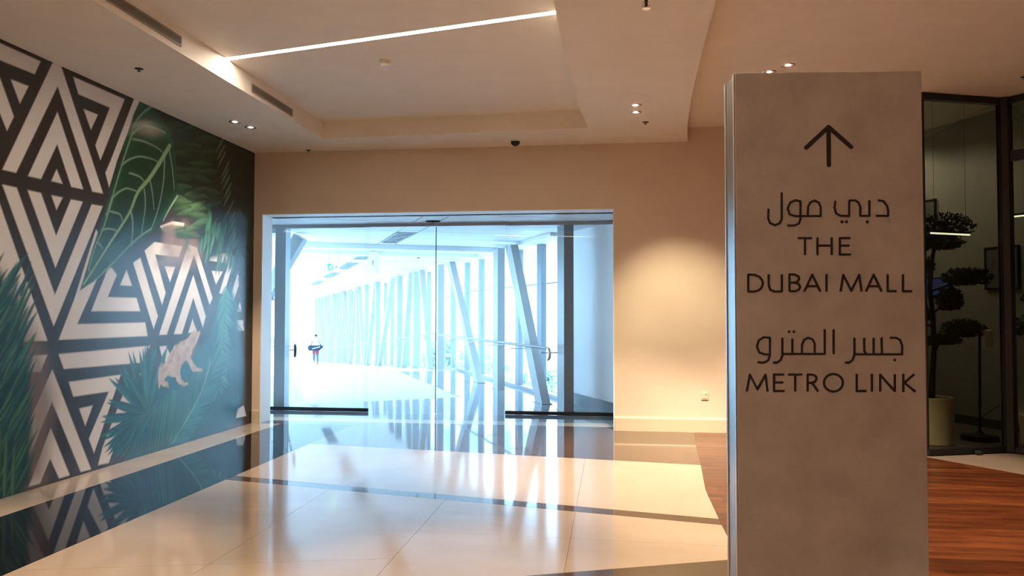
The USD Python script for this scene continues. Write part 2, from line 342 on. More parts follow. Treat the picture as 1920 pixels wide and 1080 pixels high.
# glass doors and side panes
def pane(name, x0, x1, rail, y, parts=()):
    d = thing(name, kind='structure')
    obj('pane', box(x0, x1, y-.006, y+.006, .055 if rail else .012, DZ-.05), 'door_glass', d)
    if rail: obj('bottom_rail', box(x0, x1, y-.022, y+.022, .004, .058, .004), 'dark_rubber', d)
    obj('top_clamp', box(x0, x1, y-.02, y+.02, DZ-.05, DZ), 'white_steel', d)
    return d
window1 = pane('window_1', -5.62, -3.80, True, YG)
window2 = pane('window_2', -1.63, DX1-.002, True, YG)
door1 = pane('door_1', -3.86, -2.716, False, YG-.05)
door2 = pane('door_2', -2.708, -1.58, False, YG-.05)
obj('edge_seal', box(-2.7155, -2.7125, YG-.065, YG-.035, .012, DZ-.06), 'dark_rubber', door1)
obj('edge_seal', box(-2.7115, -2.7085, YG-.065, YG-.035, .012, DZ-.06), 'dark_rubber', door2)
sn = thing('door_sensor', 'black flat oval motion sensor above the meeting edge of the glass doors', 'sensor', (-2.71, YG-.30, DZ))
obj('housing', moved(m3.Manifold.sphere(1, 32).scale((.125, .05, .028)).trim_by_plane((0, 0, -1), 0), (0, 0, 0)), 'black_metal', sn, smooth=40)
obj('lens', moved(m3.Manifold.sphere(.02, 16), (0, -.03, -.018)), 'dark_rubber', sn, smooth=True)

# walls closing the vestibule
wv = thing('wall_corridor', kind='structure')
obj('return_left', box(-5.9, -5.7, 10.70, 12.3, 0, ZH), 'white_wall', wv)
obj('return_front', box(-5.9, DX0, 10.702, 10.74, 0, ZH), 'white_wall', wv)
skew = lambda a, b, th, z0, z1: wallbox(c2(a, b), c2(-2.02, b), th, z0, z1)
obj('skew_face', prism(sg.Polygon([(DX1, 10.70), (DX1, YG+.03), c2(-2.02, .44), c2(-2.02, .62), (.4, YG), (.4, 10.70)]), 0, ZH), 'white_wall', wv)
obj('skirting', wallbox((DX1-.001, YG+.03), tuple(np.array(c2(-2.02, .44))-[.0, 0]), .014, 0, .20), 'grey_skirting', wv)
obj('end_face', prism(sg.Polygon([c2(ST, -5), c2(ST+.2, -5), c2(ST+.2, 1), c2(ST, 1)]), -3.6, ZH), 'white_wall', wv)
# edge beam above the right-hand glazing
obj('edge_beam', ribbon(-1.95, ST, .12, .75, lambda s: ZH, .07), 'white_ceiling', wv)

def post(s, n, z0, z1, dn, ds): return prism(sg.Polygon([c2(s-ds/2, n-dn/2), c2(s+ds/2, n-dn/2), c2(s+ds/2, n+dn/2), c2(s-ds/2, n+dn/2)]), z0, z1)
def strut(sa, za, sb, zb, n, dn, ds):
    a = [(sa-ds/2, za), (sa+ds/2, za), (sb+ds/2, zb), (sb-ds/2, zb)]
    v = np.array([cp(s, n-dn/2, z) for s, z in a]+[cp(s, n+dn/2, z) for s, z in a])
    m = trimesh.Trimesh(v, [(0, 1, 2), (0, 2, 3), (4, 6, 5), (4, 7, 6), (0, 4, 5), (0, 5, 1), (1, 5, 6), (1, 6, 2), (2, 6, 7), (2, 7, 3), (3, 7, 4), (3, 4, 0)], process=False)
    m.fix_normals(); return m
ZT = ZH-.075
FAR = 'white columns far down the corridor'
cols = [(-2.95, .165, .30, 'dark grey square end column at the right of the glazed corridor', 'grey_column'), (.74, .15, .34, 'white column between the two big right-hand diagonal braces', 'white_steel'), (6.4, .16, .36, 'white column right behind the meeting edge of the glass doors', 'white_steel'),
        (10.0, .16, .36, 'white corridor column just left of the glass door meeting edge', 'white_steel'), (13.1, .18, .36, 'white column beside the brace that leans right, halfway down the corridor', 'white_steel')]
ORD = ['first', 'second', 'third', 'fourth', 'fifth', 'sixth', 'seventh', 'eighth', 'ninth', 'tenth', 'eleventh', 'twelfth', 'thirteenth']
cols += [(s, .18, .36, None, 'white_steel') for s in np.arange(18.7, 60, 3.7)]
for i, (s, dn, ds, lab, mat) in enumerate(cols):
    t = thing('corridor_column', lab or 'slim far white column on the ramp, %s one beyond the two right-leaning braces' % ORD[i-5], 'column', cp(s, 0, gz(s)), group=None if lab else FAR)
    m = post(s, 0, gz(s), ZT if s > -2 else ZH, dn, ds); m.apply_translation(-cp(s, 0, gz(s))); obj('shaft', m, mat, t)
    b = post(s, 0, gz(s)-.002, gz(s)+.014, dn+.02, ds+.02); b.apply_translation(-cp(s, 0, gz(s))); obj('base_plate', b, mat, t)
FARB = 'white diagonal braces far down the corridor'
braces = [(-1.9, -.1, 'largest white diagonal brace, rightmost behind the glass'), (2.27, 5.08, 'long white diagonal brace right of the glass door meeting edge'), (7.66, 9.02, 'steep white diagonal brace just left of the door meeting edge'), (12.16, 10.84, 'white diagonal brace leaning right, halfway down the corridor'), (18.0, 14.5, 'white diagonal brace leaning right, farther than the other right-leaning one')]
braces += [(a, b, None) for a, b in [(18.7+3.7*k+(.6 if k % 2 else 3.1), 18.7+3.7*k+(3.1 if k % 2 else .6)) for k in range(10)]]
for i, (a, b, lab) in enumerate(braces):
    t = thing('diagonal_brace', lab or 'pale far diagonal brace on the ramp, %s beyond the two right-leaning ones' % ORD[i-5], 'brace', cp(a, 0, gz(a)), group=None if lab else FARB)
    m = strut(a, gz(a), b, ZT, 0, .15, .36); m.apply_translation(-cp(a, 0, gz(a))); obj('beam', m, 'white_steel', t)
    m = strut(a, gz(a)-.001, a, gz(a)+.016, 0, .19, .42); m.apply_translation(-cp(a, 0, gz(a))); obj('foot_plate', m, 'white_steel', t)
# right-hand glazing: mullions, transoms, panes
mull = [-.40, .98, 2.5, 3.95, 5.35, 6.95]+list(np.arange(8.45, 20, 1.9))+list(np.arange(22.4, 60, 3.7))
w3 = thing('window_3', kind='structure')
edges = [-1.98]+mull
for s in mull: obj('mullion', post(s, .52, gz(s)-.02, ZT+.005, .10, .22 if s > 0 else .26), 'mullion_paint', w3)
for a, b in zip(edges[:-1], edges[1:]):
    v = ribbon(a+.02, b-.02, .515, .527, lambda s: ZT, .001); q = [cp(a+.02, .52, gz(a)+.02), cp(b-.02, .52, gz(b)+.02), cp(b-.02, .52, ZT), cp(a+.02, .52, ZT)]
    off = cp(0, .012)-cp(0, 0); v = np.array(q+[p+off for p in q])
    m = trimesh.Trimesh(v, [(0, 1, 2), (0, 2, 3), (4, 6, 5), (4, 7, 6), (0, 4, 5), (0, 5, 1), (1, 5, 6), (1, 6, 2), (2, 6, 7), (2, 7, 3), (3, 7, 4), (3, 4, 0)], process=False); m.fix_normals()
    obj('pane', m, 'corridor_glass', w3)
    if a < 30: obj('transom', tube([cp(a, .50, gz(a)+2.12), cp(b, .50, gz(b)+2.12)], .012, 6), 'white_steel', w3)
obj('sill_rail', cat_(ribbon(-1.98, RS, .44, .60, lambda s: .06, .06), ribbon(RS, ST, .44, .60, lambda s: gz(s)+.06, .06)), 'white_steel', w3)
# left-hand glazing of the corridor (mostly hidden behind the left jamb)
w4 = thing('window_4', kind='structure')
lm = [-.6]+list(np.arange(.9, 60, 3.0))
for s in lm: obj('mullion', post(s, -4.55, gz(s)-.02, ZT+.005, .10, .2), 'white_steel', w4)
for a, b in zip(lm[:-1], lm[1:]):
    q = [cp(a+.02, -4.56, gz(a)+.02), cp(b-.02, -4.56, gz(b)+.02), cp(b-.02, -4.56, ZT), cp(a+.02, -4.56, ZT)]; off = cp(0, .012)-cp(0, 0); v = np.array(q+[p+off for p in q])
    m = trimesh.Trimesh(v, [(0, 1, 2), (0, 2, 3), (4, 6, 5), (4, 7, 6), (0, 4, 5), (0, 5, 1), (1, 5, 6), (1, 6, 2), (2, 6, 7), (2, 7, 3), (3, 7, 4), (3, 4, 0)], process=False); m.fix_normals()
    obj('pane', m, 'corridor_glass', w4)
obj('edge_beam', ribbon(-1, ST, -4.75, -4.35, lambda s: ZH, .07), 'white_ceiling', w4)
lc = thing('corridor_column', 'blue-grey square column just behind the left glass panel', 'column', (-5.41, 12.20, 0))
obj('shaft', moved(box(-.085, .085, -.16, .16, 0, ZH), (0, 0, 0), 10), 'blue_column', lc); obj('base_plate', moved(box(-.095, .095, -.17, .17, 0, .014), (0, 0, 0), 10), 'blue_column', lc)
lb = thing('diagonal_brace', 'short white slanting brace at the top of the blue-grey left column', 'brace', (-6.02, 13.0, 0))
def strut3(a, b, w, d):
    a, b = np.array(a, float), np.array(b, float); t = (b-a)/np.linalg.norm(b-a); p = np.cross(t, [0, 1, 0]); p /= np.linalg.norm(p); q = np.cross(t, p)
    v = np.array([c+i*w/2*p+j*d/2*q for c in (a, b) for i, j in ((-1, -1), (1, -1), (1, 1), (-1, 1))])
    m = trimesh.Trimesh(v, [(0, 1, 2), (0, 2, 3), (4, 6, 5), (4, 7, 6), (0, 4, 5), (0, 5, 1), (1, 5, 6), (1, 6, 2), (2, 6, 7), (2, 7, 3), (3, 7, 4), (3, 4, 0)], process=False); m.fix_normals(); return m
obj('beam', strut3((-.05, 0, 1.85), (.58, 0, ZH-.07), .20, .20), 'white_steel', lb)
obj('foot_plate', strut3((-.056, 0, 1.84), (-.045, 0, 1.858), .26, .26), 'white_steel', lb)
# handrails
def handrail(name, lab, n, s0, s1, loop):
    t = thing(name, lab, 'handrail', cp(s0, n, 0))
    P = [cp(s, n, 1.0+gz(s)) for s in ([s0, 0, 3, RS-.2, RS, RS+.2] if s0 < 0 else [s0])+list(np.arange(8, s1, 4))]
    o = cp(s0, n, 0)
    obj('rail', tube(np.array(P)-o, .024, 10), 'white_steel', t, smooth=40)
    e = cp(s0, n, 1.0); c = [e+np.array([UX*.0, 0, 0])]
    arc = [e-np.array([UX, UY, 0])*.09*math.sin(w)+np.array([0, 0, -.09+.09*math.cos(w)]) for w in np.linspace(0, math.pi, 10)]
    obj('end_return', tube(np.array(arc)-o, .022, 10), 'steel' if loop else 'dark_rubber', t, smooth=40)
    br = []
    for s in list(np.arange(s0+.35, 8, 1.6))+list(np.arange(8, 30, 3)):
        p = cp(s, n, 1.0+gz(s)); d = cp(0, 1)-cp(0, 0); sg_ = 1 if n > -2 else -1
        obj('bracket', tube(np.array([p-[0, 0, .02], p-[0, 0, .09], p-[0, 0, .09]+sg_*d*.30, p-[0, 0, .09]+sg_*d*.34])-o, .011, 6), 'steel', t)
handrail('handrail', 'white tubular handrail along the braced right side of the corridor', -.32, -3.0, 52, True)
handrail('handrail', 'handrail with a dark looped end beside the blue-grey left column', -4.1, -.9, 52, False)
# hanging things of the corridor ceiling
q = cp(1.9, -2.55); t = thing('hanging_box', 'white box hanging from the corridor ceiling in front of the grilles', 'box', (q[0]+.14, q[1], 0), -6)
obj('case', box(-.10, .10, -.05, .05, 2.40, 2.84, .008), 'white_plastic', t); obj('hanger', tube([(0, 0, 2.84), (0, 0, ZH)], .012, 8), 'white_steel', t); obj('sensor', box(.0, .012, -.054, -.05, 2.56, 2.66), 'dark_rubber', t)
# exit sign
ex = thing('exit_sign', 'small green and white running man exit sign hanging in the corridor', 'sign', (-6.08, 16.35, 0), 4)
xp = obj('panel', box(-.135, .135, -.012, .012, 2.49, 2.645, .003), 'exit_white', ex); obj('hanger', cat_(tube([(-.1, 0, 2.645), (-.1, 0, ZH)], .005, 6), tube([(.1, 0, 2.645), (.1, 0, ZH)], .005, 6)), 'white_steel', ex)
def flat(poly, y0, y1):
    return upright(poly, y0, y1)
man = so.unary_union([sg.Point(.035, .125).buffer(.012), sg.LineString([(.022, .105), (.005, .068)]).buffer(.010), sg.LineString([(.022, .103), (.048, .088), (.058, .098)]).buffer(.005), sg.LineString([(.020, .100), (-.006, .098), (-.020, .082)]).buffer(.005), sg.LineString([(.005, .066), (.030, .050), (.026, .020)]).buffer(.007), sg.LineString([(.005, .066), (-.016, .044), (-.040, .040)]).buffer(.007)])
green = sg.box(-.128, .006, -.012, .149).difference(shapely.affinity.translate(man, -.072, 0))
arrow_g = so.unary_union([sg.box(.010, .070, .060, .084), sg.Polygon([(.055, .040), (.055, .114), (.100, .077)])])
frame_g = sg.box(.0, .006, .128, .149).difference(sg.box(.006, .012, .122, .143))
obj('pictogram', moved(flat(so.unary_union([green]), 0, .002), (0, -.0145, 2.49)), 'exit_green', xp); obj('arrow', moved(flat(so.unary_union([arrow_g, frame_g]), 0, .002), (0, -.0145, 2.49)), 'exit_green', xp)
def dome_cam(name, lab, loc, r, base='white_plastic'):
    t = thing(name, lab, 'camera', loc)
    obj('base', lathe([(0, -.018*r/.06), (r*1.15, -.018*r/.06), (r*1.25, -.006*r/.06), (r*1.25, 0), (0, 0)], 28), base, t, smooth=30)
    obj('dome', moved(m3.Manifold.sphere(r, 28).trim_by_plane((0, 0, -1), 0), (0, 0, -.016*r/.06)), 'black_metal', t, smooth=40)
q = cp(3.6, -4.15); dome_cam('dome_camera', 'small dark dome camera on the corridor ceiling right of the blue-grey column', (q[0], q[1], ZH), .05)
q = cp(4.3, -1.0); dome_cam('dome_camera', 'small dark dome camera on the corridor ceiling left of the door meeting edge', (q[0], q[1], ZH), .05)
dome_cam('dome_camera', 'black dome camera on the hall soffit above the glass doors', (-1.26, 10.05, ZS), .062)

# ------------------------------------------------------------------ the wayfinding pillar
SIGN = {'arrow':[[(2507,21329),(3281,22047),(4054,21335)],[(3281,22047),(3277,20708)]],'l1':[[(4951,19460),(5140,19424),(5258,19247),(5290,19088),(5288,18912),(4863,18914)],[(4652,19461),(4645,18914),(4334,18916),(4338,19239),(4277,19386),(4180,19458),(3961,19459)],[(3961,19459),(3954,18917),(3666,18918),(3505,19007),(3450,19213),(3488,19449)],[(2250,18917),(2973,18915),(2977,19245),(2909,19393),(2765,19464),(2620,19394),(2543,19247),(2528,18922)],[(1824,18589),(2073,18588),(2218,18658),(2278,18805),(2284,19437),(2111,19473),(1936,19397),(1841,19191),(1903,18984),(2076,18918),(2279,18917)],[(1638,19753),(1629,18808),(1552,18660),(1394,18602),(1232,18673),(1164,18839),(1179,19182)]],'l2':[[(2180,18143),(2670,18142)],[(2425,18142),(2419,17551)],[(2854,18172),(2847,17550)],[(3343,18171),(3336,17549)],[(2851,17880),(3339,17879)],[(3983,18138),(3623,18139),(3616,17567),(3994,17567)],[(3620,17878),(3949,17877)]],'l3':[[(451,16276),(456,16868),(683,16861),(848,16787),(945,16650),(957,16544),(906,16401),(795,16307),(647,16276),(451,16276)],[(1162,16880),(1159,16494),(1213,16339),(1353,16277),(1610,16277),(1616,16880)],[(1874,16289),(1880,16873),(2063,16867),(2185,16805),(2209,16724),(2152,16625),(2048,16587),(1877,16587)],[(2048,16587),(2182,16544),(2242,16451),(2205,16345),(2088,16289),(1874,16289)],[(2381,16277),(2662,16867),(2937,16277)],[(2469,16463),(2853,16463)],[(3151,16879),(3144,16277)],[(3625,16277),(3723,16860),(3996,16309),(4271,16860),(4342,16278)],[(4494,16278),(4763,16865),(5028,16278)],[(4582,16463),(4945,16463)],[(5242,16878),(5234,16290),(5537,16291)],[(5763,16877),(5754,16291),(6068,16291)]],'l4':[[(5290,14676),(5501,14676),(5633,14603),(5697,14419),(5692,14106),(4041,14099)],[(5000,14687),(5010,14103)],[(4733,14674),(4726,14102)],[(4412,14673),(4412,14211),(4496,14101)],[(4079,14672),(4071,14087),(4009,13902),(3886,13809),(3747,13809)],[(3372,14966),(3362,14103)],[(3068,14966),(3058,14108),(1608,14102)],[(2717,14113),(2721,14471),(2650,14606),(2498,14668),(2357,14593),(2282,14420),(2279,14111)],[(1955,14635),(1949,14110)],[(1613,14665),(1607,14047),(1544,13892),(1421,13799),(1287,13798)],[(749,13815),(963,13797),(1116,13872),(1179,14045),(1185,14664),(971,14682),(798,14570),(735,14353),(813,14155),(996,14088),(1180,14088)]],'l5':[[(373,12794),(482,13375),(741,12870),(1020,13377),(1088,12798)],[(1662,13387),(1314,13385),(1308,12811),(1668,12814)],[(1311,13107),(1628,13109)],[(1796,13387),(2283,13390)],[(2040,13388),(2034,12803)],[(2460,12806),(2466,13391),(2648,13385),(2757,13324),(2768,13232),(2713,13146),(2603,13108),(2463,13101)],[(2603,13108),(2824,12808)],[(3665,13114),(3658,13055),(3640,12998),(3609,12946),(3569,12900),(3520,12863),(3464,12835),(3403,12817),(3340,12811),(3278,12816),(3218,12833),(3162,12861),(3114,12898),(3075,12943),(3045,12995),(3028,13052),(3022,13110),(3029,13169),(3048,13226),(3078,13278),(3119,13324),(3168,13362),(3224,13390),(3285,13407),(3348,13413),(3410,13408),(3470,13391),(3526,13363),(3574,13326),(3613,13281),(3642,13229),(3660,13172),(3665,13114)],[(4142,13423),(4134,12828),(4467,12830)],[(4656,13426),(4648,12812)],[(4932,12814),(4940,13396),(5426,12835),(5435,13417)],[(5724,13431),(5715,12806)],[(6097,13421),(5756,13125),(6124,12821)]],'d1':[(4573,18709),(3704,18712),(3859,18711)],'d4':[(5442,13908),(1847,14876),(2012,14876)]}
A0 = np.array([.427, 2.784]); TX = np.array([.99624, .08664]); ang = math.degrees(math.atan2(TX[1], TX[0]))
sp = thing('sign_pillar', 'tall taupe wayfinding pillar with black arrow and bilingual lettering', 'sign', (A0[0], A0[1], 0), ang)
SW, SD, SH = .6495, .147, 2.40
face = obj('front_panel', box(.006, SW, 0, .02, 0, SH, .0015), 'sign_concrete', sp)
obj('back_panel', box(.006, SW, SD-.02, SD, 0, SH, .0015), 'sign_concrete', sp)
obj('side_frame', box(.004, .02, .0215, SD-.0215, .0, SH-.004), 'sign_metal', sp)
obj('side_frame', box(SW-.02, SW-.002, .0215, SD-.0215, .0, SH-.004), 'sign_metal', sp)
obj('edge_trim', box(.0, .0055, .002, .018, 0, SH-.001, .001), 'sign_trim', sp); obj('edge_trim', box(.0, .0055, SD-.018, SD-.002, 0, SH-.001, .001), 'sign_trim', sp)
obj('core', box(.021, SW-.021, .021, SD-.021, 0, SH-.02), 'dark_rubber', sp); obj('cap', box(.021, SW-.021, .021, SD-.021, SH-.02, SH-.006), 'sign_metal', sp)
def letter(name, strokes, w, dots=(), dr=.0025, cap=1):
    g = [sg.LineString([(a/1e4, b/1e4) for a, b in l]).buffer(w/2, cap_style=cap, join_style=1, quad_segs=6) for l in strokes]+[sg.Point(a/1e4, b/1e4).buffer(dr) for a, b in dots]
    obj(name, moved(flat(so.unary_union(g), 0, .0016), (0, -.0017, 0)), 'sign_black', face)
letter('arrow', SIGN['arrow'], .0150)
letter('arabic_lettering', SIGN['l1'], .0074, SIGN['d1'], .0052, 2)
letter('latin_lettering', SIGN['l2'], .0076, cap=2)
letter('latin_lettering', SIGN['l3'], .0076, cap=2)
letter('arabic_lettering', SIGN['l4'], .0074, SIGN['d4'], .0046, 2)
letter('latin_lettering', SIGN['l5'], .0076, cap=2)

# ------------------------------------------------------------------ lamps and devices of the hall ceiling
def downlight(loc, lab, power=1.0, half=38, group=None, tilt=(0, 0), lit=True, color=WARM, soft=.35):
    t = thing('downlight', lab, 'downlight', loc, group=None)
    obj('trim_ring', lathe([(.052, .004), (.052, -.004), (.066, -.006), (.070, -.001), (.066, .004), (.052, .004)], 28), 'chrome', t, smooth=30)
    rf_ = obj('reflector', lathe([(.052, 0), (.046, .035), (.030, .062), (.029, .061), (.045, .034), (.051, 0)], 28), 'chrome', t, smooth=30)
    obj('lens', lathe([(0, .058), (.03, .058), (.03, .066), (0, .066)], 20), 'lens_glow' if lit else 'black_metal', rf_)
    if power:
        l = UsdLux.SphereLight.Define(stage, str(t.GetPath())+'/lamp'); l.CreateRadiusAttr(.03); l.CreateIntensityAttr(power*HALL); l.CreateColorAttr(Gf.Vec3f(*color)); 
        UsdGeom.Xformable(l).AddTranslateOp().Set(Gf.Vec3d(0, 0, -.02))
        if tilt != (0, 0): UsdGeom.Xformable(l).AddRotateXYZOp().Set(Gf.Vec3f(tilt[0], tilt[1], 0))
        s = UsdLux.ShapingAPI.Apply(l.GetPrim()); s.CreateShapingConeAngleAttr(half); s.CreateShapingConeSoftnessAttr(soft)
    return t
PW = 19500
def cut(poly_holes): pass
downlight((-4.46, 8.66, ZS), 'chrome recessed downlight over the mural, left one of the pair', PW*.35)
downlight((-4.40, 8.94, ZS), 'chrome recessed downlight over the mural, right one of the pair', PW*.35)
downlight((.26, 8.50, ZS), 'chrome recessed downlight on the right soffit, upper one of the pair', PW*1.25, 36)
downlight((.27, 8.80, ZS), 'chrome recessed downlight on the right soffit, lower one of the pair', PW*.75, 33, tilt=(19, -14), color=(1.0, .86, .55), soft=.8)
downlight((1.74, 7.90, ZC), 'chrome recessed downlight above the top of the sign pillar', PW*1.1, 40)
downlight((1.60, 8.10, ZC), 'downlight peeking over the top edge of the sign pillar', PW*1.1, 40)
for x, y, z, k, w in [(-4.4, 3.2, ZS, 1, 'over the mural wall, nearest the picture'), (-4.4, -1.5, ZS, 1, 'over the mural wall, behind the viewpoint'), (.2, 3.4, ZS, 1, 'overhead, just in front of the viewpoint'), (.2, -1.5, ZS, 1, 'directly behind the viewpoint'), (2.6, 4.6, ZC, .8, 'above the timber floor right of the pillar'), (4.6, 5.4, ZC, .8, 'above the timber floor before the shop'), (2.6, 1.0, ZC, .9, 'right of the viewpoint'), (4.8, 1.0, ZC, .9, 'far right of the viewpoint'), (2.6, -3.0, ZC, .9, 'behind and right of the viewpoint'), (4.8, -3.0, ZC, .9, 'in the rear right corner of the hall')]:
    downlight((x, y, z), 'unseen ceiling downlight placed to light the hall, '+w, PW*k)  # lamps out of view that light the hall
def sprinkler(loc, lab, pendant=False):
    t = thing('sprinkler', lab, 'sprinkler', loc)
    if pendant:
        obj('plate', lathe([(0, -.012), (.03, -.012), (.042, -.002), (.042, 0), (0, 0)], 24), 'chrome', t, smooth=30)
        obj('body', lathe([(0, -.075), (.008, -.07), (.012, -.05), (.010, -.03), (.016, -.012), (0, -.012)], 16), 'black_metal', t, smooth=30)
        obj('deflector', cat_(lathe([(0, -.078), (.030, -.078), (.030, -.075), (0, -.075)], 16), tube([(-.02, 0, -.02), (-.026, 0, -.05), (-.008, 0, -.074)], .004, 6), tube([(.02, 0, -.02), (.026, 0, -.05), (.008, 0, -.074)], .004, 6)), 'chrome', t)
    else:
        obj('cup', lathe([(0, -.005), (.030, -.005), (.040, -.001), (.040, 0), (0, 0)], 24), 'dark_rubber', t, smooth=30)
        obj('deflector', lathe([(0, -.028), (.016, -.027), (.016, -.024), (.006, -.022), (.005, -.005), (0, -.005)], 16), 'dark_rubber', t, smooth=30)
sprinkler((-4.38, 6.65, ZS), 'small dark sprinkler on the left soffit over the striped mural')
sprinkler((-4.21, 10.30, ZS), 'small dark sprinkler on the soffit above the top left of the doorway')
sprinkler((.40, 9.27, ZS), 'small dark sprinkler beside the twin downlights on the right soffit')
sprinkler((.25, 5.60, ZS), 'larger pendent sprinkler at the top edge of the picture', True)
sprinkler((4.27, 8.60, ZC), 'small dark sprinkler on the ceiling above the black shop frame')
sd = thing('smoke_detector', 'round white smoke detector on the recessed ceiling below the light strip', 'smoke detector', (-2.22, 7.36, 4.05))
obj('base', lathe([(0, -.014), (.056, -.014), (.060, -.008), (.060, 0), (0, 0)], 32), 'white_plastic', sd, smooth=30)
obj('sensing_head', lathe([(0, -.060), (.036, -.060), (.045, -.052), (.047, -.036), (.038, -.034), (.038, -.022), (.050, -.020), (.052, -.014), (0, -.014)], 32), 'white_plastic', sd, smooth=30)
obj('indicator', moved(m3.Manifold.sphere(.005, 8), (.03, -.02, -.060)), 'dark_rubber', sd)
def slot_vent(y0, y1, z0, z1, lab):
    t = thing('air_vent', lab, 'vent', (-3.75, (y0+y1)/2, (z0+z1)/2)); L, h = (y1-y0)/2, (z1-z0)/2
    fr = sg.box(-L, -h, L, h).difference(sg.box(-L+.012, -h+.010, L-.012, h-.010))
    m = prism(fr, 0, .008); m.apply_transform(np.array([[0, 0, 1, -.001], [1, 0, 0, 0], [0, 1, 0, 0], [0, 0, 0, 1.]])); obj('frame', m, 'grey_grille', t)
    obj('backing', box(-.0005, .0005, -L+.01, L-.01, -h+.008, h-.008), 'vent_dark', t)
    for z in np.linspace(-h+.016, h-.016, 5): obj('blade', box(.0005, .007, -L+.012, L-.012, z-.003, z+.003), 'grey_grille', t)
slot_vent(4.2, 6.29, 3.885, 3.975, 'long slatted air vent in the recess edge, at the top of the picture')
slot_vent(7.635, 8.672, 3.872, 3.960, 'slatted air vent in the recess edge, between light strip and far corner')
slot_vent(1.0, 2.6, 3.885, 3.975, 'slatted air vent in the recess edge behind the viewpoint')
so_ = thing('wall_socket', 'small beige socket outlet on the lit wall right of the doorway', 'socket', (1.20, YB, .475))
pl_ = obj('plate', box(-.045, .045, -.012, 0, -.052, .052, .004), 'beige_plastic', so_); obj('rocker', box(-.032, .032, -.017, -.011, -.036, .036, .003), 'beige_plastic', pl_); obj('pin_hole', box(.010, .020, -.0185, -.0165, .012, .022), 'dark_rubber', pl_)

